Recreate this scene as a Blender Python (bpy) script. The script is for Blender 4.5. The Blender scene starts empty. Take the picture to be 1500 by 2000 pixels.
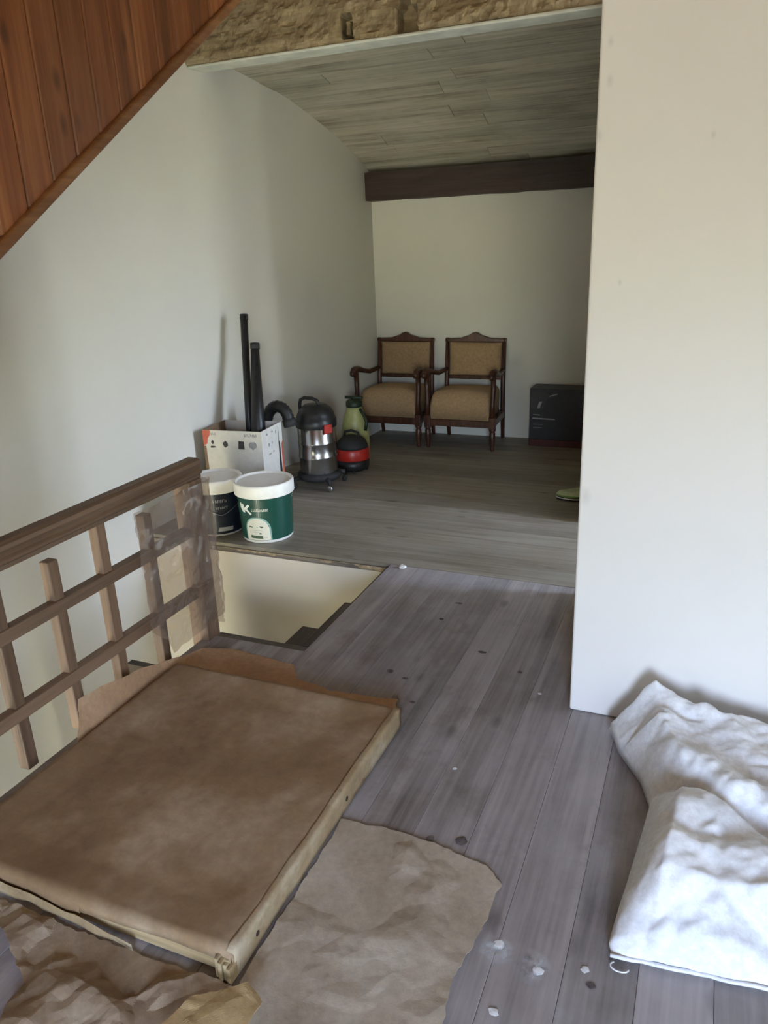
import bpy, bmesh, math, random
from mathutils import Vector, Matrix, noise
random.seed(7)
S = bpy.context.scene
C = S.collection
PI = math.pi

# ------------------------------------------------------------------ camera
cd = bpy.data.cameras.new('camera'); cam = bpy.data.objects.new('camera', cd); C.objects.link(cam)
cd.sensor_fit = 'HORIZONTAL'; cd.sensor_width = 36.0; cd.lens = 36.0 * 1500.5 / 1500.0
cd.clip_start = 0.02
RR = Vector((0.92222294, 0.38462587, -0.03959537))
UU = Vector((-0.09251434, 0.31892632, 0.94325347))
FF = Vector((-0.37542769, 0.86622684, -0.32970457))
cam.matrix_world = Matrix(((RR.x, UU.x, -FF.x, 0), (RR.y, UU.y, -FF.y, 0), (RR.z, UU.z, -FF.z, 1.55), (0, 0, 0, 1)))
S.camera = cam

# ------------------------------------------------------------------ daylight and exposure
S.view_settings.view_transform = 'Standard'
S.view_settings.look = 'None'
S.view_settings.gamma = 1.0
S.view_settings.use_curve_mapping = False
S.view_settings.exposure = 0.0
wd = bpy.data.worlds.new('world'); S.world = wd; wd.use_nodes = True
nt = wd.node_tree; nt.nodes.clear()
tc = nt.nodes.new('ShaderNodeTexCoord'); sx = nt.nodes.new('ShaderNodeSeparateXYZ')
cr = nt.nodes.new('ShaderNodeValToRGB'); bg = nt.nodes.new('ShaderNodeBackground'); ow = nt.nodes.new('ShaderNodeOutputWorld')
mr = nt.nodes.new('ShaderNodeMapRange'); mr.inputs['From Min'].default_value = -1; mr.inputs['From Max'].default_value = 1
nt.links.new(tc.outputs['Generated'], sx.inputs[0]); nt.links.new(sx.outputs['Z'], mr.inputs['Value'])
nt.links.new(mr.outputs[0], cr.inputs[0]); nt.links.new(cr.outputs[0], bg.inputs[0]); nt.links.new(bg.outputs[0], ow.inputs[0])
e = cr.color_ramp.elements
e[0].position = 0.0; e[0].color = (0.16, 0.17, 0.09, 1)          # ground
e[1].position = 1.0; e[1].color = (0.46, 0.66, 1.15, 1)           # zenith
for p, c in ((0.48, (0.31, 0.29, 0.21)), (0.51, (0.40, 0.45, 0.33)), (0.535, (0.48, 0.56, 0.44)), (0.575, (0.70, 0.86, 1.18))):
    n = e.new(p); n.color = (*c, 1)                               # foliage, then open sky
bg.inputs[1].default_value = 60.0
def portal(name, loc, rot, sx_, sy_):
    l = bpy.data.lights.new(name, 'AREA'); l.shape = 'RECTANGLE'; l.size = sx_; l.size_y = sy_
    l.cycles.is_portal = True
    o = bpy.data.objects.new(name, l); o.location = loc; o.rotation_euler = rot; C.objects.link(o)
# behind the camera (shines to +Y) and at the end of the side passage (shines to -X)
WA = (0.42, 1.40, 0.35, 2.05)        # X0 X1 Z0 Z1 at Y=-2.2
WB = (3.60, 4.17, 0.05, 2.65)        # Y0 Y1 Z0 Z1 at X=2.7
portal('daylight_window', ((WA[0]+WA[1])/2, -2.3, (WA[2]+WA[3])/2), (PI/2, 0, 0), WA[1]-WA[0], WA[3]-WA[2])
portal('daylight_door', (2.7, (WB[0]+WB[1])/2, (WB[2]+WB[3])/2), (0, PI/2, 0), WB[3]-WB[2], WB[1]-WB[0])

# ------------------------------------------------------------------ materials
MATS = {}
def newmat(name):
    m = bpy.data.materials.new(name); m.use_nodes = True; t = m.node_tree
    b = t.nodes['Principled BSDF']; MATS[name] = m
    return m, t, b
def N(t, typ, **kw):
    n = t.nodes.new(typ)
    for k, v in kw.items():
        if k in n.inputs: n.inputs[k].default_value = v
        else: setattr(n, k, v)
    return n
def ramp(t, stops, fac=None):
    r = t.nodes.new('ShaderNodeValToRGB'); el = r.color_ramp.elements
    el[0].position, el[0].color = stops[0][0], (*stops[0][1], 1)
    el[1].position, el[1].color = stops[-1][0], (*stops[-1][1], 1)
    for p, c in stops[1:-1]:
        x = el.new(p); x.color = (*c, 1)
    if fac is not None: t.links.new(fac, r.inputs[0])
    return r
def coords(t, rand=True, scale=(1, 1, 1)):
    tc = N(t, 'ShaderNodeTexCoord'); src = tc.outputs['Object']
    if rand:
        oi = N(t, 'ShaderNodeObjectInfo'); mu = N(t, 'ShaderNodeMath', operation='MULTIPLY'); mu.inputs[1].default_value = 37.0
        t.links.new(oi.outputs['Random'], mu.inputs[0])
        ad = N(t, 'ShaderNodeVectorMath', operation='ADD'); t.links.new(src, ad.inputs[0]); t.links.new(mu.outputs[0], ad.inputs[1]); src = ad.outputs[0]
    mp = N(t, 'ShaderNodeMapping'); mp.inputs['Scale'].default_value = scale; t.links.new(src, mp.inputs[0])
    return src, mp.outputs[0]
def mix(t, a, b, fac, mode='MIX'):
    m = N(t, 'ShaderNodeMix', data_type='RGBA', blend_type=mode)
    for i, v in ((0, fac), (6, a), (7, b)):
        if isinstance(v, (int, float)): m.inputs[i].default_value = v
        elif isinstance(v, tuple): m.inputs[i].default_value = (*v, 1)
        else: t.links.new(v, m.inputs[i])
    return m.outputs[2]
def bump(t, b, h, strength=0.2, dist=0.01):
    n = N(t, 'ShaderNodeBump', Strength=strength, Distance=dist); t.links.new(h, n.inputs['Height']); t.links.new(n.outputs[0], b.inputs['Normal'])
def plain(name, col, rough=0.5, metal=0.0, var=0.12, sc=30.0, bs=0.1):
    m, t, b = newmat(name)
    _, v = coords(t, True, (sc, sc, sc))
    n = N(t, 'ShaderNodeTexNoise', Scale=1.0, Detail=4.0); t.links.new(v, n.inputs['Vector'])
    lo = tuple(c*(1-var) for c in col); hi = tuple(min(1, c*(1+var)) for c in col)
    r = ramp(t, [(0.3, lo), (0.7, hi)], n.outputs['Fac']); t.links.new(r.outputs[0], b.inputs['Base Color'])
    b.inputs['Roughness'].default_value = rough; b.inputs['Metallic'].default_value = metal
    if bs: bump(t, b, n.outputs['Fac'], bs, 0.003)
    return m
def plaster(name, col, dirt=(0.45, 0.40, 0.33), amt=0.12, smudges=()):
    m, t, b = newmat(name)
    src, v = coords(t, False, (1, 1, 1))
    n1 = N(t, 'ShaderNodeTexNoise', Scale=1.3, Detail=5.0, Roughness=0.6); t.links.new(v, n1.inputs['Vector'])
    n2 = N(t, 'ShaderNodeTexNoise', Scale=26.0, Detail=4.0); t.links.new(v, n2.inputs['Vector'])
    n3 = N(t, 'ShaderNodeTexNoise', Scale=5.0, Detail=6.0, Roughness=0.7); t.links.new(v, n3.inputs['Vector'])
    c = ramp(t, [(0.3, tuple(x*0.94 for x in col)), (0.7, col)], n1.outputs['Fac']).outputs[0]
    f = ramp(t, [(0.66, (0, 0, 0)), (0.80, (amt, amt, amt))], n3.outputs['Fac']).outputs[0]
    c = mix(t, c, dirt, f)
    for sx, sz, sr in smudges:                                   # finger marks on the wall face
        mp = N(t, 'ShaderNodeMapping'); mp.inputs['Location'].default_value = (-sx/sr, -2.338/sr, -sz/sr*0.6); mp.inputs['Scale'].default_value = (1/sr, 1/sr, 0.6/sr); t.links.new(src, mp.inputs[0])
        ln = N(t, 'ShaderNodeVectorMath', operation='LENGTH'); t.links.new(mp.outputs[0], ln.inputs[0])
        c = mix(t, c, (0.42, 0.40, 0.38), ramp(t, [(0.1, (0.28, 0.28, 0.28)), (1.0, (0, 0, 0))], ln.outputs['Value']).outputs[0])
    t.links.new(c, b.inputs['Base Color']); b.inputs['Roughness'].default_value = 0.85
    bump(t, b, n2.outputs['Fac'], 0.12, 0.004)
    return m
def wood(name, dark, mid, light, axis=0, rough=0.6, knots=0.5, wash=None, washamt=0.0, grain=1.0, dirt=None, bs=0.25):
    m, t, b = newmat(name)
    sc = [14.0*grain]*3; sc[axis] = 0.8*grain
    src, v = coords(t, True, tuple(sc))
    nz = N(t, 'ShaderNodeTexNoise', Scale=1.0, Detail=7.0, Roughness=0.62, Distortion=0.6); t.links.new(v, nz.inputs['Vector'])
    sc2 = [70.0*grain]*3; sc2[axis] = 2.2*grain
    mp2 = N(t, 'ShaderNodeMapping'); mp2.inputs['Scale'].default_value = sc2; t.links.new(src, mp2.inputs[0])
    n2 = N(t, 'ShaderNodeTexNoise', Scale=1.0, Detail=3.0); t.links.new(mp2.outputs[0], n2.inputs['Vector'])
    c = ramp(t, [(0.25, dark), (0.48, mid), (0.75, light)], nz.outputs['Fac']).outputs[0]
    g = ramp(t, [(0.3, (0.62, 0.62, 0.62)), (0.6, (1, 1, 1))], n2.outputs['Fac']).outputs[0]
    c = mix(t, c, g, 0.75, 'MULTIPLY')
    oi = N(t, 'ShaderNodeObjectInfo'); vr = ramp(t, [(0, (0.80, 0.80, 0.80)), (1, (1.12, 1.10, 1.08))], oi.outputs['Random']).outputs[0]
    c = mix(t, c, vr, 1.0, 'MULTIPLY')
    if wash:
        n4 = N(t, 'ShaderNodeTexNoise', Scale=2.2, Detail=6.0, Roughness=0.65); t.links.new(src, n4.inputs['Vector'])
        f = ramp(t, [(0.36, (0, 0, 0)), (0.72, (washamt,)*3)], n4.outputs['Fac']).outputs[0]
        c = mix(t, c, wash, f)
    if knots:
        sk = [7.0]*3; sk[axis] = 3.2
        mp3 = N(t, 'ShaderNodeMapping'); mp3.inputs['Scale'].default_value = sk; t.links.new(src, mp3.inputs[0])
        vo = N(t, 'ShaderNodeTexVoronoi', Scale=1.0, Randomness=1.0); t.links.new(mp3.outputs[0], vo.inputs['Vector'])
        f = ramp(t, [(0.05, (knots,)*3), (0.16, (0, 0, 0))], vo.outputs['Distance']).outputs[0]
        c = mix(t, c, tuple(x*0.45 for x in dark), f)
    if dirt:
        n5 = N(t, 'ShaderNodeTexNoise', Scale=3.4, Detail=5.0, Roughness=0.7); t.links.new(src, n5.inputs['Vector'])
        f = ramp(t, [(0.56, (0, 0, 0)), (0.72, (0.55,)*3)], n5.outputs['Fac']).outputs[0]
        c = mix(t, c, dirt, f)
    t.links.new(c, b.inputs['Base Color']); b.inputs['Roughness'].default_value = rough
    bump(t, b, n2.outputs['Fac'], bs, 0.002)
    return m
def paper(name, col, dark, light, rough=0.75, sc=3.0):
    m, t, b = newmat(name)
    src, v = coords(t, False, (1, 1, 1))
    n1 = N(t, 'ShaderNodeTexNoise', Scale=sc, Detail=6.0, Roughness=0.6); t.links.new(v, n1.inputs['Vector'])
    n2 = N(t, 'ShaderNodeTexNoise', Scale=sc*12, Detail=5.0, Roughness=0.7); t.links.new(v, n2.inputs['Vector'])
    c = ramp(t, [(0.30, dark), (0.50, col), (0.74, light)], n1.outputs['Fac']).outputs[0]
    g = ramp(t, [(0.3, (0.82,)*3), (0.65, (1.05,)*3)], n2.outputs['Fac']).outputs[0]
    c = mix(t, c, g, 1.0, 'MULTIPLY')
    t.links.new(c, b.inputs['Base Color']); b.inputs['Roughness'].default_value = rough
    bump(t, b, n2.outputs['Fac'], 0.25, 0.003)
    return m

plaster('plaster', (0.72, 0.70, 0.635))
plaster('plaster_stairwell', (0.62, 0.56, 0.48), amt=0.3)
plaster('plaster_partition', (0.84, 0.81, 0.765), amt=0.10, smudges=((-0.315, 1.93, 0.012), (-0.318, 2.02, 0.010), (-0.338, 1.80, 0.012), (-0.325, 0.78, 0.022), (-0.05, 1.78, 0.008), (-0.26, 1.42, 0.007)))
wood('floor_near', (0.16, 0.138, 0.132), (0.29, 0.262, 0.255), (0.42, 0.39, 0.385), axis=1, rough=0.55, knots=0.45, wash=(0.55, 0.53, 0.54), washamt=0.5, dirt=(0.15, 0.12, 0.11))
wood('floor_far', (0.12, 0.10, 0.075), (0.24, 0.205, 0.155), (0.34, 0.30, 0.23), axis=0, rough=0.55, knots=0.5, wash=(0.42, 0.41, 0.35), washamt=0.35)
wood('ceiling_wood', (0.17, 0.14, 0.10), (0.42, 0.39, 0.31), (0.60, 0.57, 0.48), axis=0, rough=0.8, knots=0.15, wash=(0.55, 0.54, 0.46), washamt=0.5, grain=1.4)
wood('stair_pine', (0.13, 0.04, 0.012), (0.30, 0.10, 0.030), (0.46, 0.19, 0.060), axis=2, rough=0.38, knots=0.8)
wood('stair_trim', (0.16, 0.06, 0.02), (0.30, 0.13, 0.045), (0.45, 0.22, 0.09), axis=1, rough=0.45, knots=0)
wood('rail_wood', (0.12, 0.070, 0.04), (0.23, 0.145, 0.09), (0.33, 0.22, 0.14), axis=1, rough=0.5, knots=0.2)
wood('baluster_wood', (0.12, 0.070, 0.04), (0.23, 0.145, 0.09), (0.33, 0.22, 0.14), axis=2, rough=0.5, knots=0.2)
wood('beam_old', (0.12, 0.085, 0.04), (0.34, 0.26, 0.15), (0.52, 0.43, 0.28), axis=0, rough=0.9, knots=0.6, grain=0.7, dirt=(0.10, 0.07, 0.04), bs=0.6)
wood('beam_dark', (0.018, 0.010, 0.008), (0.045, 0.025, 0.020), (0.075, 0.045, 0.035), axis=0, rough=0.6, knots=0.3)
wood('edge_wood', (0.07, 0.055, 0.045), (0.15, 0.125, 0.105), (0.24, 0.21, 0.18), axis=0, rough=0.7, knots=0.2)
wood('step_wood', (0.045, 0.030, 0.022), (0.085, 0.060, 0.045), (0.13, 0.10, 0.08), axis=1, rough=0.6, knots=0.2)
wood('chair_wood', (0.030, 0.010, 0.006), (0.075, 0.026, 0.014), (0.13, 0.05, 0.028), axis=2, rough=0.35, knots=0, grain=2.0)
wood('raw_pine', (0.30, 0.20, 0.09), (0.48, 0.36, 0.19), (0.62, 0.50, 0.30), axis=0, rough=0.7, knots=0.3)
plain('white_wash', (0.72, 0.74, 0.66), 0.7, var=0.15, sc=9)
plain('crumbled_plaster', (0.34, 0.26, 0.16), 0.95, var=0.5, sc=40, bs=0.8)
paper('kraft_panel', (0.33, 0.215, 0.112), (0.25, 0.155, 0.078), (0.54, 0.43, 0.29), sc=2.6)
paper('kraft_edge', (0.42, 0.31, 0.17), (0.31, 0.215, 0.11), (0.58, 0.50, 0.36), sc=5)
paper('kraft_orange', (0.52, 0.33, 0.185), (0.43, 0.27, 0.15), (0.60, 0.42, 0.26), sc=4)
paper('kraft_grey', (0.46, 0.39, 0.295), (0.34, 0.275, 0.195), (0.60, 0.54, 0.44), sc=4)
paper('kraft_brown', (0.34, 0.25, 0.16), (0.20, 0.13, 0.075), (0.50, 0.42, 0.31), sc=5)
paper('kraft_yellow', (0.50, 0.36, 0.17), (0.42, 0.29, 0.13), (0.58, 0.45, 0.25), sc=5)
plain('bucket_white', (0.82, 0.80, 0.74), 0.35, var=0.04)
plain('bucket_green', (0.006, 0.055, 0.038), 0.35, var=0.08)
plain('bucket_navy', (0.008, 0.012, 0.022), 0.35, var=0.08)
plain('print_white', (0.78, 0.78, 0.72), 0.5, var=0.03)
plain('print_cream', (0.66, 0.64, 0.54), 0.5, var=0.04)
plain('print_grey', (0.30, 0.30, 0.29), 0.5, var=0.1)
plain('print_teal', (0.22, 0.38, 0.33), 0.5, var=0.1)
plain('print_green', (0.05, 0.09, 0.05), 0.5, var=0.1)
plain('print_black', (0.035, 0.033, 0.035), 0.5, var=0.2)
plain('print_mid', (0.32, 0.31, 0.31), 0.5, var=0.2)
plain('print_red', (0.55, 0.12, 0.065), 0.5, var=0.1)
plain('carton_white', (0.68, 0.65, 0.59), 0.6, var=0.05)
plain('carton_kraft', (0.23, 0.145, 0.08), 0.8, var=0.1)
plain('black_plastic', (0.012, 0.012, 0.013), 0.4, var=0.2)
plain('black_matt', (0.018, 0.018, 0.019), 0.7, var=0.2)
plain('steel', (0.46, 0.46, 0.46), 0.22, metal=1.0, var=0.05, bs=0.02)
plain('steel_wire', (0.45, 0.45, 0.45), 0.35, metal=1.0, var=0.05, bs=0)
plain('red_plastic', (0.42, 0.022, 0.014), 0.35, var=0.1)
plain('sprayer_tank', (0.42, 0.43, 0.17), 0.4, var=0.1)
plain('sprayer_green', (0.016, 0.035, 0.018), 0.5, var=0.1)
plain('upholstery', (0.36, 0.235, 0.125), 0.85, var=0.16, sc=60, bs=0.4)
plain('box_dark', (0.022, 0.022, 0.026), 0.5, var=0.2)
plain('box_maroon', (0.075, 0.012, 0.012), 0.5, var=0.2)
plain('shoe_upper', (0.50, 0.58, 0.33), 0.7, var=0.12, sc=80)
plain('shoe_rim', (0.20, 0.34, 0.08), 0.6, var=0.1)
plain('dust_white', (0.78, 0.80, 0.80), 0.9, var=0.1, sc=80, bs=0.5)
paper('sack', (0.85, 0.87, 0.89), (0.74, 0.76, 0.79), (0.92, 0.93, 0.94), rough=0.6, sc=4)
m, t, b = newmat('film')                                    # clear packing film
t.nodes.remove(b); out = t.nodes['Material Output']
tr = N(t, 'ShaderNodeBsdfTransparent'); tr.inputs[0].default_value = (0.86, 0.80, 0.75, 1)
gl = N(t, 'ShaderNodeBsdfGlossy'); gl.inputs['Roughness'].default_value = 0.07; gl.inputs[0].default_value = (0.9, 0.9, 0.9, 1)
df = N(t, 'ShaderNodeBsdfDiffuse'); df.inputs[0].default_value = (0.50, 0.40, 0.32, 1)
m1 = N(t, 'ShaderNodeMixShader'); m1.inputs[0].default_value = 0.26; t.links.new(tr.outputs[0], m1.inputs[1]); t.links.new(df.outputs[0], m1.inputs[2])
m2 = N(t, 'ShaderNodeMixShader'); m2.inputs[0].default_value = 0.15; t.links.new(m1.outputs[0], m2.inputs[1]); t.links.new(gl.outputs[0], m2.inputs[2])
t.links.new(m2.outputs[0], out.inputs[0])

# ------------------------------------------------------------------ helpers
class MB:
    def __init__(s): s.b = bmesh.new()
    def box(s, x0, x1, y0, y1, z0, z1, bev=0.0, mat=None):
        vs = [s.b.verts.new((x, y, z)) for x in (x0, x1) for y in (y0, y1) for z in (z0, z1)]
        fs = [s.b.faces.new([vs[i] for i in f]) for f in ((0, 1, 3, 2), (4, 6, 7, 5), (0, 4, 5, 1), (2, 3, 7, 6), (0, 2, 6, 4), (1, 5, 7, 3))]
        if bev:
            ed = list({e for f in fs for e in f.edges}); bmesh.ops.bevel(s.b, geom=ed, offset=bev, segments=1, affect='EDGES')
        if mat is not None: bmesh.ops.transform(s.b, matrix=mat, verts=[v for v in vs if v.is_valid])
        return s
    def prism(s, poly, ext, axis=1, off=0.0):
        """poly: 2D points; axis 0: (y,z) extruded along x; 1: (x,z) along y; 2: (x,y) along z"""
        def P3(p, d): return ((d, p[0], p[1]), (p[0], d, p[1]), (p[0], p[1], d))[axis]
        a = [s.b.verts.new(P3(p, off)) for p in poly]; c = [s.b.verts.new(P3(p, off+ext)) for p in poly]
        n = len(poly)
        s.b.faces.new(a); s.b.faces.new(list(reversed(c)))
        for i in range(n): s.b.faces.new((a[i], c[i], c[(i+1) % n], a[(i+1) % n]))
        return s
    def lathe(s, prof, seg=32, cx=0, cy=0, mat=None):
        rings = []
        for r, z in prof:
            if r < 1e-6: rings.append([s.b.verts.new((cx, cy, z))])
            else: rings.append([s.b.verts.new((cx+r*math.cos(2*PI*i/seg), cy+r*math.sin(2*PI*i/seg), z)) for i in range(seg)])
        for a, c in zip(rings, rings[1:]):
            for i in range(seg):
                j = (i+1) % seg
                q = [a[i % len(a)], a[j % len(a)], c[j % len(c)], c[i % len(c)]]
                q = list(dict.fromkeys(q))
                if len(q) > 2: s.b.faces.new(q)
        if mat is not None: bmesh.ops.transform(s.b, matrix=mat, verts=[v for r in rings for v in r])
        return s
    def tube(s, pts, rad, seg=10, cap=True):
        pts = [Vector(p) for p in pts]; rads = rad if isinstance(rad, (list, tuple)) else [rad]*len(pts)
        rings = []; up = Vector((0, 0, 1))
        for i, p in enumerate(pts):
            d = (pts[min(i+1, len(pts)-1)] - pts[max(i-1, 0)]).normalized()
            if i == 0:
                ref = up if abs(d.z) < 0.9 else Vector((1, 0, 0)); x = d.cross(ref).normalized()
            else: x = (x - d*x.dot(d)).normalized()
            y = d.cross(x)
            rings.append([s.b.verts.new(p + (x*math.cos(2*PI*k/seg)+y*math.sin(2*PI*k/seg))*rads[i]) for k in range(seg)])
        for a, c in zip(rings, rings[1:]):
            for k in range(seg): s.b.faces.new((a[k], a[(k+1) % seg], c[(k+1) % seg], c[k]))
        if cap: s.b.faces.new(list(reversed(rings[0]))); s.b.faces.new(rings[-1])
        return s
    def grid(s, f, nu, nv):
        g = [[s.b.verts.new(f(i/nu, j/nv)) for j in range(nv+1)] for i in range(nu+1)]
        for i in range(nu):
            for j in range(nv): s.b.faces.new((g[i][j], g[i+1][j], g[i+1][j+1], g[i][j+1]))
        return g
    def mesh(s, name, mat, smooth=False):
        bmesh.ops.recalc_face_normals(s.b, faces=s.b.faces)
        me = bpy.data.meshes.new(name); s.b.to_mesh(me); s.b.free()
        me.materials.append(MATS[mat])
        if smooth:
            for p in me.polygons: p.use_smooth = True
        return me
    def build(s, name, mat, parent=None, smooth=False, loc=None, auto=False):
        o = bpy.data.objects.new(name, s.mesh(name, mat, smooth)); C.objects.link(o)
        if loc is not None: o.location = loc
        if parent is not None: o.parent = parent
        return o
def link(name, me, parent=None, loc=(0, 0, 0), rot=None):
    o = bpy.data.objects.new(name, me); C.objects.link(o); o.location = loc
    if rot: o.rotation_euler = rot
    if parent is not None: o.parent = parent
    return o
def tag(o, label, cat, group=None):
    o['label'] = label; o['category'] = cat
    if group: o['group'] = group
    return o
def thing(name, label, cat, loc=(0, 0, 0), rz=0.0, group=None):
    o = bpy.data.objects.new(name, None); C.objects.link(o); o.location = loc; o.rotation_euler = (0, 0, rz); o.empty_display_size = 0.1
    return tag(o, label, cat, group)
def struct(o): o['kind'] = 'structure'; return o
def bevel(o, w=0.004, seg=2):
    m = o.modifiers.new('bevel', 'BEVEL'); m.width = w; m.segments = seg; m.limit_method = 'ANGLE'; m.angle_limit = 0.7; return o
def solid(o, t=0.001, off=0.0):
    m = o.modifiers.new('solid', 'SOLIDIFY'); m.thickness = t; m.offset = off; return o
def subd(o, n=1):
    m = o.modifiers.new('sub', 'SUBSURF'); m.levels = n; m.render_levels = n; return o
def copy_tree(o, parent=None):
    c = o.copy(); C.objects.link(c)
    if parent is not None: c.parent = parent
    for ch in list(o.children): copy_tree(ch, c)
    return c
def fb(x, y, z=0.0, o=3):
    return noise.fractal(Vector((x, y, z)), 1.0, 2.0, o)
def lerp(a, b, t): return a+(b-a)*t

def facet(x, y, c, seed):
    # crumpled paper: flat facets meeting in sharp creases
    a = 0.6+seed; X = (x*math.cos(a)-y*math.sin(a))/c; Y = (x*math.sin(a)+y*math.cos(a))/c
    X += 0.35*noise.noise(Vector((X*0.7, Y*0.7, seed))); Y += 0.35*noise.noise(Vector((X*0.7, Y*0.7, seed+4)))
    i, j = math.floor(X), math.floor(Y); p, q = X-i, Y-j
    h = lambda a_, b_: noise.cell(Vector((a_+0.5, b_+0.5, seed*3.1+0.5)))
    if p+q < 1: return h(i, j)+p*(h(i+1, j)-h(i, j))+q*(h(i, j+1)-h(i, j))
    return h(i+1, j+1)+(1-p)*(h(i, j+1)-h(i+1, j+1))+(1-q)*(h(i+1, j)-h(i+1, j+1))

# ------------------------------------------------------------------ the room
HX = -1.40                      # right edge of stair opening
YN, YF = 2.40, 3.335            # near and far edge of stair opening
m = MB()
m.box(-1.87, 2.3, -2.3, YN-0.01, -0.24, -0.024); m.box(HX+0.01, 2.3, YN-0.01, YF+0.005, -0.24, -0.024); m.box(-3.05, 2.82, YF+0.005, 6.25, -0.24, -0.024)
floor = struct(m.build('floor', 'edge_wood'))
BW = 0.155
def board_mesh(name, L, W, T, axis, mat):
    m = MB(); g = 0.0004
    if axis == 1: m.box(g, W-g, 0, L, -T, 0, 0.0010)
    else: m.box(0, L, g, W-g, -T, 0, 0.0010)
    return m.mesh(name, mat)
k0 = -0.49
long_me = board_mesh('floor_board', YF+2.3, BW, 0.022, 1, 'floor_near')
short_me = board_mesh('floor_board', YN+2.3, BW, 0.022, 1, 'floor_near')
for i in range(-9, 18):
    x = k0 + i*BW
    if x >= HX-0.02: link('floor_board', long_me, floor, (x, -2.3, random.uniform(-0.0015, 0.0)))
    elif x > -1.9: link('floor_board', short_me, floor, (x, -2.3, random.uniform(-0.0015, 0.0)))
y = YF+0.004; i = 0
fl_a = board_mesh('floor_board', 3.2, BW, 0.022, 0, 'floor_far'); fl_b = board_mesh('floor_board', 3.6, BW, 0.022, 0, 'floor_far'); fl_c = board_mesh('floor_board', 2.7, BW, 0.022, 0, 'floor_far'); fl_d = board_mesh('floor_board', 4.0, BW, 0.022, 0, 'floor_far')
while y < 6.2:
    if i % 2: link('floor_board', fl_a, floor, (-3.05, y, -0.001)); link('floor_board', fl_b, floor, (0.153, y, -0.001))
    else: link('floor_board', fl_c, floor, (-3.05, y, -0.001)); link('floor_board', fl_d, floor, (-0.347, y, -0.001))
    y += BW; i += 1

# left wall: nearly straight beside the stairs, drifting inwards in the back room
def _sm(t): t = max(0.0, min(1.0, t)); return t*t*(3-2*t)
WL = [(-2.4, -2.97), (4.2, -2.97)] + [(4.2+1.8*i/40, -2.97+0.33*_sm(i/40)) for i in range(1, 41)] + [(6.25, -2.64)]
m = MB()
poly = [(x, y) for y, x in WL] + [(-3.2, 6.25), (-3.2, -2.4)]
m.prism(poly, 5.7, axis=2, off=-2.7)
wl = struct(m.build('wall_left', 'plaster'))
def wall_x(y):
    for (y0, x0), (y1, x1) in zip(WL, WL[1:]):
        if y0 <= y <= y1: return lerp(x0, x1, (y-y0)/(y1-y0))
    return -2.97
YB = 6.10
struct(MB().box(-2.75, 0.0, YB, YB+0.15, -0.02, 2.97).build('wall_back', 'plaster'))
# partition in front of the side passage
o = struct(MB().box(-0.345, 2.35, 2.338, 3.30, 0.0, 2.97).build('wall_partition', 'plaster_partition')); bevel(o, 0.008, 3)
struct(MB().box(-0.58, 2.7, 4.20, 4.32, 0.0, 2.97).build('wall_passage', 'plaster'))
struct(MB().box(-0.50, -0.38, 4.32, YB, 0.0, 2.97).build('wall_right_back', 'plaster'))
# wall with window behind the viewer
m = MB(); yb0, yb1 = -2.45, -2.3
m.box(-2.97, WA[0], yb0, yb1, 0, 2.97).box(WA[1], 2.35, yb0, yb1, 0, 2.97).box(WA[0], WA[1], yb0, yb1, 0, WA[2]).box(WA[0], WA[1], yb0, yb1, WA[3], 2.97)
struct(m.build('wall_front', 'plaster'))
struct(MB().box(2.3, 2.42, -2.3, 2.338, 0, 2.97).build('wall_right', 'plaster'))
m = MB(); x0, x1 = 2.7, 2.82
m.box(x0, x1, 3.30, WB[0], 0, 2.97).box(x0, x1, WB[1], 4.32, 0, 2.97).box(x0, x1, WB[0], WB[1], 0, WB[2]).box(x0, x1, WB[0], WB[1], WB[3], 2.97)
struct(m.build('wall_passage_end', 'plaster'))
def window_frame(name, box, horizontal, pos):
    a0, a1, z0, z1 = box; w = 0.05; m = MB()
    parts = [(a0, a0+w, z0, z1), (a1-w, a1, z0, z1), (a0+w, a1-w, z0, z0+w), (a0+w, a1-w, z1-w, z1), ((a0+a1)/2-0.03, (a0+a1)/2+0.03, z0+w, z1-w)]
    for p in parts:
        if horizontal: m.box(p[0], p[1], pos, pos+0.06, p[2], p[3])
        else: m.box(pos, pos+0.06, p[0], p[1], p[2], p[3])
    return struct(m.build(name, 'white_wash'))
window_frame('window_1', WA, True, -2.43)
window_frame('window_2', WB, False, 2.74)
# ceilings
struct(MB().box(-2.97, 2.35, -2.3, 4.56, 2.97, 3.05).box(2.35, 2.82, 3.3, 4.56, 2.97, 3.05).box(-2.97, 0.0, 4.56, YB+0.15, 2.97, 3.05).build('ceiling', 'stair_trim'))  # unseen; dark wood cuts bounce light, last box added to seal a light leak
CP = [(4.62, 2.622), (5.10, 2.510), (5.57, 2.315), (6.14, 2.065)]
m = MB()
m.prism([(y, z+0.018) for y, z in CP] + [(y, z+0.10) for y, z in reversed(CP)], 2.85, axis=0, off=-3.0)
cb = struct(m.build('ceiling_back', 'ceiling_wood'))
seglen = [math.dist(a, b) for a, b in zip(CP, CP[1:])]; tot = sum(seglen)
def cpos(d):
    for (a, b), L in zip(zip(CP, CP[1:]), seglen):
        if d <= L: return lerp(a[0], b[0], d/L), lerp(a[1], b[1], d/L)
        d -= L
    return CP[-1]
np_ = 12; pw = tot/np_
cuts = [(-3.0, -0.16)]
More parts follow.
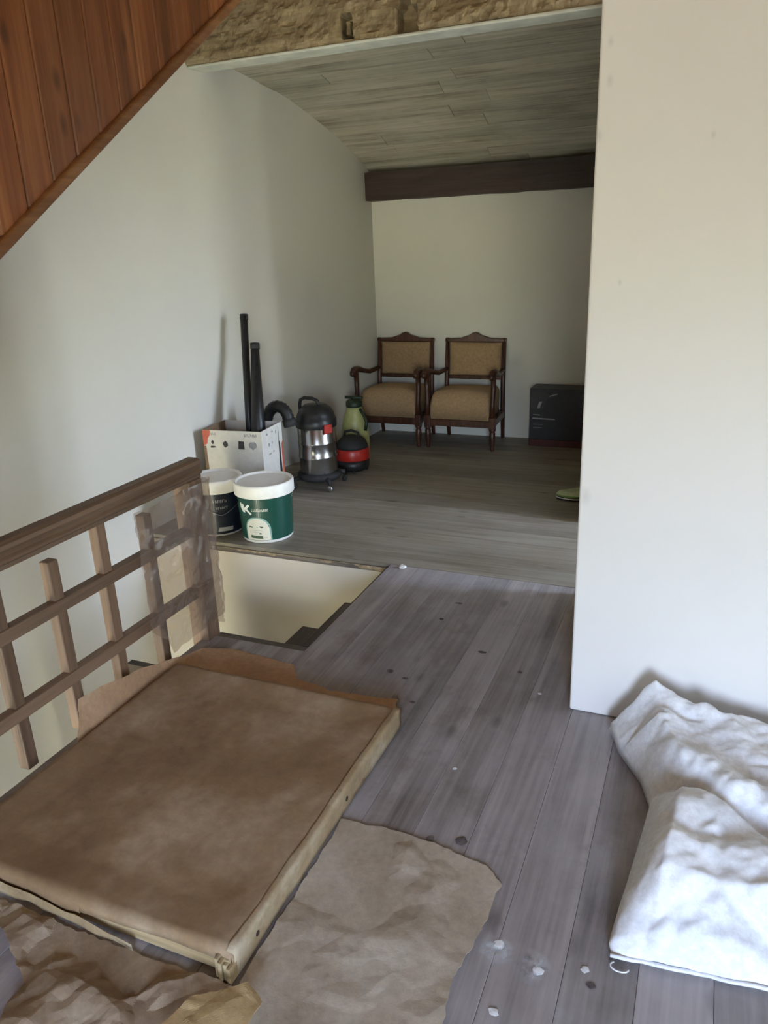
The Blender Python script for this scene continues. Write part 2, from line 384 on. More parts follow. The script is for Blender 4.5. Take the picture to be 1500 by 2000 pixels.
for i in range(np_):
    (ya, za), (yb, zb) = cpos(i*pw), cpos((i+1)*pw)
    ang = math.atan2(zb-za, yb-ya); j = random.uniform(-2.5, -1.2)
    for xa, xb in ((-3.0, j), (j+0.002, -0.16)):
        me = board_mesh('ceiling_plank', xb-xa, math.dist((ya, za), (yb, zb)), 0.018, 0, 'ceiling_wood')
        o = link('ceiling_plank', me, cb, (xa, ya, za+0.018+random.uniform(-0.003, 0.003)), (ang, 0, 0))
# pale batten where the boarding starts
m = MB(); m.prism([(-2.97, 2.553), (-0.585, 2.548), (-0.585, 2.566), (-2.97, 2.566)], 0.155, axis=1, off=4.245)
struct(bevel(m.build('trim_1', 'white_wash'), 0.006))

# old beam
b0 = thing('ceiling_beam', 'rough old timber beam with mortise holes crossing above the white batten', 'beam', (-1.6, 4.29, 2.605))
m = MB(); X0, X1, Z0, Z1, YFc = -2.99, -0.585, 2.567, 2.968, 4.25
mort = [(-1.975, -1.905, 2.582, 2.692), (-1.655, -1.545, 2.573, 2.682), (-1.635, -1.578, 2.682, 2.712)]
def beamf(u, v):
    x = lerp(X0, X1, u); z = lerp(Z0, Z1, v)
    yy = YFc + 0.020*fb(x*2.2, z*9, 3.1) + 0.016*fb(x*9, z*20, 1.7) + 0.012*fb(x*26, z*30, 5.7) - 0.01
    for k, (a, b_, c, d) in enumerate(mort):
        if a < x < b_ and c < z < d: yy += 0.10 if not (k == 0 and a+0.022 < x < b_-0.018 and c+0.02 < z < d-0.025) else 0.012
    e_ = min(v, 1-v)
    if e_ < 0.06: yy += 0.02*(1-e_/0.06)
    return (x-(-1.6), yy-4.29, z-2.605)
m.grid(beamf, 230, 34)
m.box(X0+1.6, X1+1.6, 0.095, 0.11, Z0-2.605+0.001, Z1-2.605-0.001)
m.build('timber', 'beam_old', b0, smooth=False)
m = MB(); m.lathe([(0, -0.03), (0.013, -0.03), (0.013, 0), (0.010, 0.004), (0, 0.004)], 12, mat=Matrix.Translation((-1.95+1.6, -0.052, 0.28)) @ Matrix.Rotation(PI/2, 4, 'X'))
m.build('peg', 'step_wood', b0, smooth=True)

# dark wall plate at the back
o = MB()
o.grid(lambda u, v: (lerp(-2.66, -0.18, u), 5.985 + (0.115 if v in (0.0, 1.0) else 0.004*fb(u*9, v*3)), lerp(1.87, 2.075, min(1, max(0, (v-0.1)/0.8))) + 0.004*fb(u*12, v*5, 4)), 60, 10)
o = tag(o.build('wall_plate', 'beam_dark'), 'dark brown timber beam along the top of the far wall', 'beam')

# lower stairwell
struct(MB().box(-2.97, HX+0.2, YF-0.002, YF+0.004+0.0, -2.7, -0.05).build('wall_stairwell_back', 'plaster_stairwell'))
struct(MB().box(HX+0.02, HX+0.14, YN, YF-0.003, -2.7, -0.245).build('wall_stairwell_right', 'plaster_stairwell'))
struct(MB().box(-1.86, -1.74, -2.3, YN-0.02, -2.7, -0.245).build('wall_stairwell_side', 'plaster_stairwell'))
struct(MB().box(-2.97, HX, -2.3, YF, -2.8, -2.7).build('floor_lower', 'edge_wood'))
# ragged plaster lip under the far floor edge
m = MB()
def lip(u, v):
    x = lerp(-2.96, HX-0.0, u); r = max(0, fb(x*5, 2.2, 0, 5)+0.15)
    zt = -0.022; zb = -0.026 - 0.050*r
    return (x, YF-0.004-0.010*math.sin(PI*v)*(0.3+r), lerp(zb, zt, v))
m.grid(lip, 150, 4)
struct(m.build('trim_2', 'crumbled_plaster'))
# hole edge boards
tr = struct(bevel(MB().box(-1.86, HX-0.01, YN-0.005, YN+0.055, -0.10, -0.012).build('trim_3', 'edge_wood'), 0.006))
tr = struct(bevel(MB().box(HX-0.065, HX-0.002, YN+0.06, 2.88, -0.05, -0.008).build('trim_4', 'step_wood'), 0.006))
struct(bevel(MB().box(HX-0.05, HX-0.002, 2.885, YF-0.006, -0.06, -0.024).build('trim_5', 'edge_wood'), 0.006))

# lower stairs (top treads show in the opening)
ls = thing('lower_staircase', 'dark wooden stair treads dropping into the floor opening', 'staircase', (-1.6, 2.8, -2.7))
for k in range(4):
    x1 = HX-0.07-k*0.24; z = -0.20-k*0.20
    if k == 0: bevel(MB().box(x1-0.26+1.6, x1+1.6, YN+0.07-2.8, 2.93-2.8, z-0.04+2.7, z+2.7).build('tread', 'step_wood', ls), 0.006)
    else: bevel(MB().box(x1-0.26+1.6, x1+1.6, YN+0.07-2.8, 2.72-2.8+max(0, 0.0), z-0.04+2.7, z+2.7).build('tread', 'step_wood', ls), 0.006)
    MB().box(x1-0.25+1.6, x1-0.23+1.6, YN+0.07-2.8, 2.70-2.8, z-0.20+2.7, z-0.041+2.7).build('riser', 'step_wood', ls)
MB().box(-2.40+1.6, HX-0.07+1.6, YN+0.07-2.8-0.04, YN+0.07-2.8-0.002, 0.02, 2.44).build('stringer', 'step_wood', ls)

# ------------------------------------------------------------------ upper staircase (boarded side over the stairwell)
us = thing('upper_staircase', 'varnished pine boarded side of a staircase rising to the beam', 'staircase', (-1.9, 1.0, 1.08))
def diag(y): return 1.562 + 0.663*(y-1.716)
yy = 0.55; bw = 0.118; k = 0
while yy < 3.42:
    y1 = min(yy+bw-0.003, 3.46); top = 2.965
    z0, z1 = diag(yy)+0.035, diag(y1)+0.035
    m = MB()
    if z0 < top-0.02:
        z1 = min(z1, top-0.005)
        d = random.uniform(-0.0012, 0.0012)
        # tongue-and-groove board with rounded arrises
        xs = [(yy, -0.008), (yy+0.005, 0), (yy+bw*0.5, 0), (y1-0.005, 0), (y1, -0.008)]
        lo = [m.b.verts.new((d+xx, a-1.0, min(diag(a)+0.035, top-0.004)-1.08)) for a, xx in xs]
        hi = [m.b.verts.new((d+xx, a-1.0, top-1.08)) for a, xx in xs]
        for q in range(len(xs)-1): m.b.faces.new((lo[q], lo[q+1], hi[q+1], hi[q]))
        bk = [m.b.verts.new((-0.02, a-1.0, zz-1.08)) for a, zz in ((yy, z0), (y1, z1), (y1, top), (yy, top))]
        m.b.faces.new(bk)
        m.b.faces.new([lo[0]]+[bk[0]]+[bk[3]]+[hi[0]]); m.b.faces.new([lo[-1], hi[-1], bk[2], bk[1]])
        m.build('cladding_board', 'stair_pine', us)
    yy += bw; k += 1
m = MB()
ya, yb = 0.55, 3.80
m.prism([(ya-1, diag(ya)-0.002-1.08), (yb-1, diag(yb)-0.002-1.08), (yb-1, diag(yb)+0.042-1.08), (ya-1, diag(ya)+0.042-1.08)], 0.035, axis=0, off=-0.018)
bevel(m.build('edge_batten', 'stair_trim', us), 0.010, 3)
m = MB()
m.prism([(ya-1, diag(ya)+0.01-1.08), (yb-1, diag(yb)+0.01-1.08), (yb-1, diag(yb)+0.03-1.08), (ya-1, diag(ya)+0.03-1.08)], 1.04, axis=0, off=-1.06)
m.build('soffit', 'stair_pine', us)

# ------------------------------------------------------------------ railing
RX = -1.885
rl = thing('stair_railing', 'brown wooden lattice railing at the stair opening, partly wrapped in film', 'railing', (RX, 1.6, 0))
Y0r, Y1r = 0.70, 2.43
def ry(y): return y-1.6
prof = [(-0.030, 0.692), (0.030, 0.692), (0.030, 0.706), (0.038, 0.712), (0.040, 0.722), (0.030, 0.730), (0.034, 0.742), (0.040, 0.752), (0.036, 0.765), (0.020, 0.772), (-0.020, 0.772), (-0.036, 0.765), (-0.040, 0.752), (-0.034, 0.742), (-0.030, 0.730), (-0.040, 0.722), (-0.038, 0.712), (-0.030, 0.705)]
m = MB(); a = [m.b.verts.new((x, ry(Y0r), z)) for x, z in prof]; c = [m.b.verts.new((x, ry(Y1r+0.012), z)) for x, z in prof]
for i in range(len(prof)): m.b.faces.new((a[i], c[i], c[(i+1) % len(prof)], a[(i+1) % len(prof)]))
m.b.faces.new(a); m.b.faces.new(c[::-1]); m.build('handrail', 'rail_wood', rl)
for z in (0.485, 0.222):
    bevel(MB().box(-0.018, 0.022, ry(Y0r), ry(2.345), z-0.022, z+0.022).build('cross_rail', 'rail_wood', rl), 0.004)
for i, y in enumerate((0.76, 0.985, 1.21, 1.435, 1.66, 1.885, 2.12)):
    long_ = (y in (0.985, 1.435, 1.885))
    bevel(MB().box(-0.028, 0.012, ry(y)-0.021, ry(y)+0.021, 0.02, 0.695 if long_ else 0.640).build('baluster', 'baluster_wood', rl), 0.004)
bevel(MB().box(-0.042, 0.042, ry(2.345), ry(2.43), -0.23, 0.695).build('end_post', 'baluster_wood', rl), 0.006)
# film stretched over the end of the railing
fl = thing('plastic_film', 'clear wrinkled plastic film stretched over the end of the railing', 'plastic film', (RX, 2.2, 0.0))
def filmf(u, v):
    y = lerp(2.00, 2.470, u); z = lerp(0.085, 0.688, v)
    if u < 0.2: z = lerp(0.14+0.4*(0.2-u), 0.688, v)
    x = 0.062 + 0.006*fb(u*4, v*5, 1.0) + 0.009*facet(y, z*0.8, 0.09, 2.2) + 0.004*facet(y, z, 0.035, 4.2)
    if y > 2.45: x -= 0.02*((y-2.45)/0.02)**2
    return (x, y-2.2+0.010*fb(u*3, v*9, 9.0), z)
m = MB(); m.grid(filmf, 44, 60); m.build('film_sheet', 'film', fl, smooth=True)
m = MB(); m.grid(lambda u, v: (lerp(0.0, 0.045, u)+0.006*fb(u*3, v*16), 2.462-2.2+0.014*abs(fb(u*5, v*14, 3)), lerp(0.03, 0.685, v)), 8, 60)
m.build('film_fold', 'film', fl, smooth=True)

# ------------------------------------------------------------------ paper-wrapped panel
pc = (-1.32, 1.55)
pn = thing('wrapped_panel', 'large flat panel wrapped in brown kraft paper lying on the floor', 'panel', (pc[0], pc[1], 0.0))
hx0, hx1, hy0, hy1, HP = -1.785-pc[0], -0.865-pc[0], 1.035-pc[1], 2.06-pc[1], 0.072
def topz(x, y):
    d = min(x-hx0, hx1-x, y-hy0, hy1-y)
    z = HP - 0.010*min(1, max(0, d-0.02)/0.10) + 0.005*fb(x*2.3, y*2.3, 2) + 0.003*fb(x*7, y*3, 6) + 0.0012*fb(x*20, y*14, 8)
    if d < 0.012: z -= 0.010*(1-d/0.012)
    return z
nu, nv = 70, 78
m = MB()
def wrap(u, v):
    x = lerp(hx0, hx1, u); y = lerp(hy0, hy1, v)
    wob = 0.004*fb(x*6, y*6, 11)
    x2 = x + (wob if u in (0.0, 1.0) else 0); y2 = y + (wob if v in (0.0, 1.0) else 0)
    if v == 0.0: y2 += 0.004*math.sin(u*9)
    return (x2, y2, topz(x, y))
g = m.grid(wrap, nu, nv)
def skirt(line, zb, out):
    low = [m.b.verts.new((v.co.x+out[0]*0.004, v.co.y+out[1]*0.004, zb+0.004*fb(v.co.x*9, v.co.y*9, 3))) for v in line]
    for i in range(len(line)-1): m.b.faces.new((line[i], line[i+1], low[i+1], low[i]))
skirt([g[i][0] for i in range(int(nu*0.55))], 0.016, (0, -1)); skirt([g[i][0] for i in range(int(nu*0.55)-1, nu+1)], 0.045, (0, -1))
skirt([g[i][nv] for i in range(nu+1)], 0.006, (0, 1)); skirt([g[0][j] for j in range(nv+1)], 0.006, (-1, 0)); skirt([g[nu][j] for j in range(nv+1)], 0.008, (1, 0))
o = m.build('paper_wrap', 'kraft_panel', pn, smooth=True); solid(o, 0.0015)
# taped long edge
m = MB()
def tape(u, v):
    y = lerp(hy0+0.004, hy1-0.01, u); w = 0.004*fb(y*6, v*2, 5)
    if v < 0.5:
        s = v/0.5; return (lerp(hx1-0.016+w, hx1+0.004, s), y, topz(min(hx1-0.012, lerp(hx1-0.03, hx1, s)), y)+0.003)
    s = (v-0.5)/0.5; return (hx1+0.006+0.002*fb(y*8, 3), y, lerp(topz(hx1-0.012, y)+0.001, 0.004, s))
m.grid(tape, 60, 8); o = m.build('edge_strip', 'kraft_edge', pn, smooth=True); solid(o, 0.0015)
# timber frame showing at the torn front edge
bevel(MB().box(hx0+0.02, hx1-0.035, hy0+0.004, hy0+0.034, 0.004, 0.052).build('frame_rail', 'raw_pine', pn), 0.003)
bevel(MB().box(hx0+0.02, hx1-0.035, hy1-0.036, hy1-0.008, 0.004, 0.050).build('frame_rail', 'raw_pine', pn), 0.003)
bevel(MB().box(hx1-0.034, hx1-0.004, hy0-0.006, hy1-0.008, 0.002, 0.056).build('frame_stile', 'raw_pine', pn), 0.003)
bevel(MB().box(hx0+0.004, hx0+0.018, hy0+0.004, hy1-0.008, 0.002, 0.056).build('frame_stile', 'raw_pine', pn), 0.003)
# split end of the stile at the corner
for k in range(4):
    dx = -0.036+k*0.011
    bevel(MB().box(hx1+dx, hx1+dx+0.0095, hy0-0.016-0.004*(k % 2), hy0+0.012, 0.003, 0.062-0.005*k).build('corner_splinter', 'raw_pine', pn), 0.002)
# torn flap of wrapping hanging off the front edge
m = MB()
def flap(u, v):
    x = lerp(hx0+0.20, hx0+0.66, u); z = lerp(0.050-0.022*u, 0.010, v)+0.006*fb(x*12, v*3)
    return (x, hy0-0.006-0.020*u*u-0.006*v*fb(x*9, 1.0)-0.004, max(0.005, z))
m.grid(flap, 30, 5); o = m.build('torn_flap', 'kraft_edge', pn, smooth=True); solid(o, 0.0015)
for y in (1.13, 1.62):
    m = MB(); m.lathe([(0, 0.0015), (0.004, 0.0015), (0.007, 0.0015), (0.007, 0), (0.004, 0)], 14, mat=Matrix.Translation((hx1+0.0075, y-pc[1], 0.038)) @ Matrix.Rotation(PI/2, 4, 'Y'))
    m.build('nail_head', 'step_wood', pn)

# ------------------------------------------------------------------ loose paper sheets
def pl(pts, t):
    L = [math.dist(a, b) for a, b in zip(pts, pts[1:])]; T = sum(L); d = t*T
    for (a, b), l in zip(zip(pts, pts[1:]), L):
        if d <= l or (a, b) == (pts[-2], pts[-1]): 
            s = min(1, d/max(l, 1e-9)); return tuple(lerp(p, q, s) for p, q in zip(a, b))
        d -= l
    return pts[-1]
def coons(S0, S1, T0, T1, u, v):
    """S0/S1: curves v=0/1 running along u; T0/T1: curves u=0/1 running along v"""
    a, b = pl(S0, u), pl(S1, u); c, d = pl(T0, v), pl(T1, v)
    out = []
    for i in range(len(a)):
        out.append(lerp(a[i], b[i], v) + lerp(c[i], d[i], u) - (lerp(lerp(S0[0][i], S0[-1][i], u), lerp(S1[0][i], S1[-1][i], u), v)))
    return out
def sheet(name, mat, label, S0, S1, T0, T1, amp, seed, nu=60, nv=60, base=0.004, jag=0.006, cat='paper', crease=0.2, lift=None):
    cx = sum(p[0] for p in S0+S1)/len(S0+S1); cy = sum(p[1] for p in S0+S1)/len(S0+S1)
    m = MB()
    def f(u, v):
        p = coons(S0, S1, T0, T1, u, v); x, y = p[0], p[1]; z = p[2] if len(p) > 2 else 0.0
        if u in (0.0, 1.0) or v in (0.0, 1.0):
            x += jag*fb(x*30, y*30, seed); y += jag*fb(x*30, y*30, seed+9)
        zz = base + z + amp*(0.62*facet(x, y, crease, seed)+0.30*facet(x, y, crease*0.45, seed+1.7)+0.10*facet(x, y, crease*0.2, seed+2.9))
        if lift: zz += lift(x, y, u, v)
        return (x-cx, y-cy, max(base, zz))
    m.grid(f, nu, nv)
    o = m.build(name, mat, None, smooth=False, loc=(cx, cy, 0)); solid(o, 0.0012); tag(o, label, cat); return o
# sheet between panel and railing, standing up against the balusters on one side
sheet('paper_sheet', 'kraft_orange', 'orange-brown paper sheet curling up between the wrapped panel and the railing',
      [(-1.796, 1.55, 0.045), (-1.796, 2.074, 0.02), (-0.90, 2.074, 0.004)],
      [(-1.835, 1.62, 0.16), (-1.825, 1.90, 0.12), (-1.815, 2.26, 0.01), (-1.715, 2.315, 0.0), (-1.40, 2.285, 0.0), (-1.345, 2.20, 0.0), (-1.18, 2.165, 0.0), (-0.925, 2.185, 0.0)],
      [(-1.796, 1.55, 0.045), (-1.835, 1.62, 0.16)], [(-0.90, 2.074, 0.004), (-0.925, 2.185, 0.0)], 0.010, 3.0, 110, 30, crease=0.14)
sheet('paper_sheet', 'kraft_grey', 'creased grey-beige paper sheet spread on the floorboards beside the wrapped panel',
      [(-0.80, 0.86), (-0.60, 0.86), (-0.39, 0.90)], [(-0.853, 1.575), (-0.70, 1.585), (-0.573, 1.577), (-0.421, 1.546)],
      [(-0.80, 0.86), (-0.846, 1.03), (-0.853, 1.575)], [(-0.39, 0.90), (-0.39, 1.10), (-0.405, 1.197), (-0.381, 1.334), (-0.368, 1.50), (-0.421, 1.546)], 0.016, 2.3, 100, 130, crease=0.17)
sheet('paper_sheet', 'kraft_brown', 'heavily crumpled brown paper sheet in front of the torn panel edge',
      [(-1.25, 0.70), (-1.05, 0.72), (-0.82, 0.82)], [(-1.60, 1.012), (-1.30, 1.006), (-0.84, 1.012)],
      [(-1.25, 0.70), (-1.30, 0.85), (-1.45, 0.93), (-1.60, 1.012)], [(-0.82, 0.82), (-0.80, 0.92), (-0.84, 1.012)], 0.060, 4.1, 130, 90, crease=0.15, jag=0.008)
sheet('paper_scrap', 'kraft_yellow', 'small yellowish folded paper scrap on the crumpled sheet', 
      [(-0.93, 0.80), (-0.76, 0.86)], [(-0.90, 0.93), (-0.80, 1.0), (-0.745, 0.97)], [(-0.93, 0.80), (-0.90, 0.93)], [(-0.76, 0.86), (-0.745, 0.97)], 0.016, 5.3, 30, 30, base=0.050, crease=0.12)

# ------------------------------------------------------------------ white sack
sk = thing('rubble_sack', 'white woven sack slumped on the floor against the partition wall', 'sack', (0.25, 1.85, 0))
def sack_out(v, side):
    L = [(0.0, -0.085, 1.385), (0.05, -0.095, 1.41), (0.25, -0.075, 1.58), (0.42, -0.055, 1.78), (0.54, -0.045, 1.90), (0.66, -0.085, 2.02), (0.85, -0.165, 2.15), (1.0, -0.20, 2.25)]
    Rr = [(0.0, 0.80, 1.47), (1.0, 0.74, 2.26)]
    P_ = L if side == 0 else Rr
    for a, b in zip(P_, P_[1:]):
        if a[0] <= v <= b[0]:
            s = (v-a[0])/(b[0]-a[0]); return lerp(a[1], b[1], s), lerp(a[2], b[2], s)
    return P_[-1][1:]
def sackf(u, v):
    (xa, ya), (xb, yb) = sack_out(v, 0), sack_out(v, 1)
    x = lerp(xa, xb, u); y = lerp(ya, yb, u)
    edge = min(1.0, u/0.10)*min(1.0, (1-u)/0.1)
    h = 0.165*min(1, v/0.17)**0.65
    ridge = 0.0
    if v > 0.86: h = lerp(h, 0.17+0.05*math.exp(-((u-0.12)/0.10)**2), min(1, (v-0.86)/0.09))
    if v > 0.965: h *= max(0, 1-((v-0.965)/0.035))*0.75+0.25
    fold = 0.585-0.42*min(u, 0.5)                              # overhanging mouth fold
    dv = v-fold
    h += 0.045*(1-_sm(abs(dv-0.05)/0.10)) - 0.030*(1-_sm(abs(dv+0.025)/0.05))
    pl_ = math.exp(-((u-0.10)/0.05)**2)*max(0, v-0.6)*0.07 + math.exp(-((u-0.03)/0.022)**2)*max(0, v-0.62)*0.05
    h += pl_
    h *= 0.22+0.78*edge**0.7 if v < 0.80 else (0.30+0.70*min(1, u/0.13))*min(1, (1-u)/0.1+0.2)
    h += edge*(0.040*facet(x*0.8+y*0.5, y-x*0.4, 0.16, 1.3) + 0.018*facet(x+y*0.4, y*1.2, 0.07, 7.7) + 0.008*facet(x*0.6+y*0.4, y*1.3-x*0.7, 0.03, 3.9)) + 0.008*fb(x*5, y*5, 2.0)*edge + 0.003*fb(x*26, y*30, 7)
    y -= 0.0
    return (x-0.25, y-1.85, max(0.012, h))
m = MB(); g = m.grid(sackf, 130, 150)
bd = [g[i][0] for i in range(131)] + [g[130][j] for j in range(1, 151)] + [g[i][150] for i in range(129, -1, -1)] + [g[0][j] for j in range(149, 0, -1)]
low = [m.b.verts.new((v.co.x*0.985, v.co.y*0.985, 0.003)) for v in bd]
for i in range(len(bd)): m.b.faces.new((bd[i], bd[(i+1) % len(bd)], low[(i+1) % len(bd)], low[i]))
m.b.faces.new(low)
m.build('sack_body', 'sack', sk, smooth=True)
m = MB(); m.tube([(x-0.25, y-1.85, 0.012+0.003*fb(x*30, 1)) for x, y in [(lerp(-0.088, 0.60, t/30), 1.382+0.07*t/30+0.004*fb(t*0.5, 2)) for t in range(31)]], 0.005, 6)
m.build('hem', 'sack', sk, smooth=True)
m = MB(); m.tube([(-0.065-0.25+0.02*math.cos(a), 1.375-1.85-0.012-0.012*math.sin(a), 0.006) for a in [i*0.4 for i in range(11)]], 0.0018, 5)
m.build('loose_thread', 'sack', sk, smooth=True)

# ------------------------------------------------------------------ paint buckets
CAM = Vector((0, 0, 1.55))
class Cyl:
    """maps flat artwork (s: metres around from the side facing a given direction, z) onto a bucket wall"""
    def __init__(s, cx, cy, r0, r1, h): s.c = (cx, cy); s.r0, s.r1, s.h = r0, r1, h; s.a0 = math.atan2(-cy, -cx)
    def p(s, d, z, off=0.0008):
        r = lerp(s.r0, s.r1, z/s.h)+off; a = s.a0 + d/s.r0
        return (r*math.cos(a), r*math.sin(a), z)
def art(cyl, polys, name, mat, parent, off=0.0008, joined=False):
    if not joined and len(polys) > 1: return [art(cyl, [p], name, mat, parent, off) for p in polys]
    m = MB()
    for poly in polys:
        vs = []
        n = len(poly)
        for i in range(n):                                     # densify edges so the print follows the curve
            a, b = poly[i], poly[(i+1) % n]; k = max(1, int(math.dist(a, b)/0.012))
            for q in range(k): vs.append(m.b.verts.new((lerp(a[0], b[0], q/k), lerp(a[1], b[1], q/k), 0)))
        m.b.faces.new(vs)
    bmesh.ops.triangulate(m.b, faces=m.b.faces[:])
    for _ in range(2):
        le = [e for e in m.b.edges if e.calc_length() > 0.02]
        if le: bmesh.ops.subdivide_edges(m.b, edges=le, cuts=1); bmesh.ops.triangulate(m.b, faces=m.b.faces[:])
    for v in m.b.verts: v.co = cyl.p(v.co.x, v.co.y, off)
    o = m.build(name, mat, parent)
    if joined: o['kind'] = 'stuff'
    return o
def scribble(s0, s1, z0, z1, seed, n=9):
    """row of letter-like strokes for print too small to read"""
    rnd = random.Random(seed); out = []; w = (s1-s0)/n
    for i in range(n):
        a = s0+i*w; t = w*0.24
        out.append([(a, z0), (a+t, z0), (a+t, z1), (a, z1)])
        zz = rnd.choice([z0, (z0+z1)/2-t/2, z1-t]); out.append([(a+t, zz), (a+w*0.7, zz), (a+w*0.7, zz+t), (a+t, zz+t)])
        if rnd.random() < 0.5: out.append([(a+w*0.55, z0), (a+w*0.72, z0), (a+w*0.72, lerp(z0, z1, 0.7)), (a+w*0.55, lerp(z0, z1, 0.7))])
    return out
def ring(cx, cz, r0, r1, a0, a1, n=24, sx=1.0):
    return [(cx+sx*r0*math.cos(lerp(a0, a1, i/n)), cz+r0*math.sin(lerp(a0, a1, i/n))) for i in range(n+1)] + [(cx+sx*r1*math.cos(lerp(a1, a0, i/n)), cz+r1*math.sin(lerp(a1, a0, i/n))) for i in range(n+1)]
def bucket(name, label, cx, cy, r0, r1, h, lidh, rl_, wrapmat, wz0, wz1):
    t = thing(name, label, 'bucket', (cx, cy, 0.0), group=None)
    m = MB(); m.lathe([(0, 0.0), (r0-0.006, 0.0), (r0, 0.006), (r1, h), (r1-0.004, h), (0, h)], 56); m.build('body', 'bucket_white', t, smooth=True).data
    m = MB(); wr = lambda z: lerp(r0, r1, z/h)
    m.lathe([(wr(wz0)-0.001, wz0), (wr(wz0)+0.0005, wz0), (wr(wz1)+0.0005, wz1), (wr(wz1)-0.001, wz1)], 72); m.build('printed_wrap', wrapmat, t, smooth=False)
    zt = h-lidh+0.012
    m = MB(); m.lathe([(r1+0.001, zt), (rl_, zt), (rl_+0.002, zt+0.004), (rl_+0.002, zt+lidh-0.010), (rl_-0.002, zt+lidh-0.002), (rl_-0.008, zt+lidh), (rl_-0.014, zt+lidh-0.004), (rl_-0.018, zt+lidh-0.014), (0, zt+lidh-0.014)], 64)
    o = m.build('lid', 'bucket_white', t, smooth=True); bevel(o, 0.001, 1)
    return t, Cyl(cx, cy, r0, r1, h)
def cam_z(c, px): pass
gb, gc = bucket('paint_bucket', 'green paint bucket with a pale arched label and white lid', -2.255, 3.525, 0.142, 0.158, 0.325, 0.072, 0.166, 'bucket_green', 0.018, 0.27)
# white brand mark: leaf sprig next to a K, then a line of small letters
mk = [[(-0.163, 0.225), (-0.152, 0.236), (-0.142, 0.222), (-0.132, 0.230), (-0.120, 0.198), (-0.124, 0.178), (-0.140, 0.178), (-0.156, 0.200)],
      [(-0.128, 0.204), (-0.098, 0.230), (-0.088, 0.222), (-0.116, 0.194)], [(-0.122, 0.196), (-0.088, 0.168), (-0.080, 0.176), (-0.112, 0.206)]]
art(gc, mk, 'brand_mark', 'print_white', gb)
art(gc, scribble(-0.080, 0.012, 0.190, 0.205, 3, 10), 'lettering', 'print_cream', gb, joined=True)
dome = [(-0.125, 0.020)] + [(-0.058-0.067*math.cos(a), 0.075+0.075*math.sin(a)) for a in [i*PI/18 for i in range(19)]] + [(0.012, 0.020)]
art(gc, [[(x*1.0+0.008 if x > -0.05 else x-0.006, z+0.006 if z > 0.08 else z) for x, z in dome]], 'label_border', 'print_teal', gb, 0.0007)
lb = art(gc, [dome], 'label', 'print_cream', gb, 0.0012)
art(gc, [[(-0.108, 0.100), (-0.100, 0.106), (-0.093, 0.101), (-0.082, 0.100), (-0.083, 0.096), (-0.105, 0.096)], [(-0.046, 0.106), (-0.040, 0.104), (-0.026, 0.102), (-0.024, 0.096), (-0.036, 0.093), (-0.042, 0.100)], [(-0.050, 0.063), (-0.042, 0.066), (-0.034, 0.062), (-0.036, 0.057), (-0.050, 0.057)], [(-0.100, 0.032), (-0.030, 0.030), (-0.030, 0.046), (-0.100, 0.050)]], 'label_mark', 'print_green', lb, 0.0018)
art(gc, scribble(-0.028, -0.002, 0.034, 0.040, 5, 5)+scribble(-0.105, -0.045, 0.066, 0.070, 6, 10)+scribble(-0.100, -0.03, 0.078, 0.081, 8, 12), 'label_lettering', 'print_mid', lb, 0.0018, joined=True)
art(gc, [[(-0.045, 0.150), (-0.042, 0.150), (-0.044, 0.262), (-0.047, 0.262)]], 'wrap_seam', 'print_grey', gb)
nb, nc = bucket('paint_bucket', 'dark navy paint bucket with white lid and wire handle', -2.575, 3.525, 0.128, 0.142, 0.320, 0.075, 0.149, 'bucket_navy', 0.014, 0.27)
art(nc, scribble(-0.030, 0.045, 0.205, 0.222, 11, 6), 'lettering', 'print_mid', nb, joined=True)
art(nc, scribble(-0.018, 0.050, 0.165, 0.180, 12, 6), 'lettering', 'print_grey', nb, joined=True)
art(nc, [[(-0.020, 0.030), (0.065, 0.030), (0.070, 0.052), (-0.010, 0.055)]], 'label_patch', 'print_grey', nb)
def bail(cyl, t, zt, drop, off, sp):
    pts = []
    for i in range(25):
        d = lerp(-sp, sp, i/24); q = 1-abs(d/sp)
        pts.append(cyl.p(d+0.01, zt-drop*min(1, q*1.05), off))
    MB().tube(pts, 0.0022, 6).build('wire_handle', 'steel_wire', t, smooth=True)
bail(nc, nb, 0.215, 0.085, 0.006, 0.17)
MB().tube([gc.p(0.17-0.004*i, 0.262-0.004*i, 0.010) for i in range(6)], 0.002, 6).build('wire_handle', 'steel_wire', gb, smooth=True)

# ------------------------------------------------------------------ open carton
cx0, cx1, cy0, cy1, ch = -2.915, -2.51, 3.905, 4.20, 0.495
ct = thing('open_carton', 'open white appliance carton with small product pictures behind the buckets', 'box', ((cx0+cx1)/2, (cy0+cy1)/2, 0), 0.10)
ox, oy = (cx0+cx1)/2, (cy0+cy1)/2; w2, d2 = (cx1-cx0)/2, (cy1-cy0)/2; th = 0.004
MB().box(-w2, w2, -d2, -d2+th, 0, ch).build('front_panel', 'carton_white', ct)
MB().box(w2-th, w2, -d2+th, d2, 0, ch).build('side_panel', 'carton_white', ct)
MB().box(-w2, -w2+th, -d2+th, d2, 0, ch).build('side_panel', 'carton_kraft', ct)
MB().box(-w2+th, w2-th, d2-th, d2, 0, ch).build('back_panel', 'carton_white', ct)
MB().box(-w2+th, w2-th, -d2+th, d2-th, 0, th).build('bottom_panel', 'carton_kraft', ct)
def flat(polys, name, mat, parent, fn, joined=False):
    if not joined and len(polys) > 1: return [flat([p], name, mat, parent, fn) for p in polys]
    m = MB()
    for p in polys:
        m.b.faces.new([m.b.verts.new(fn(a, b)) for a, b in p])
    o = m.build(name, mat, parent)
    if joined: o['kind'] = 'stuff'
    return o
FR = lambda a, z: (a, -d2-0.0008, z); FR2 = lambda a, z: (a, -d2-0.0014, z)
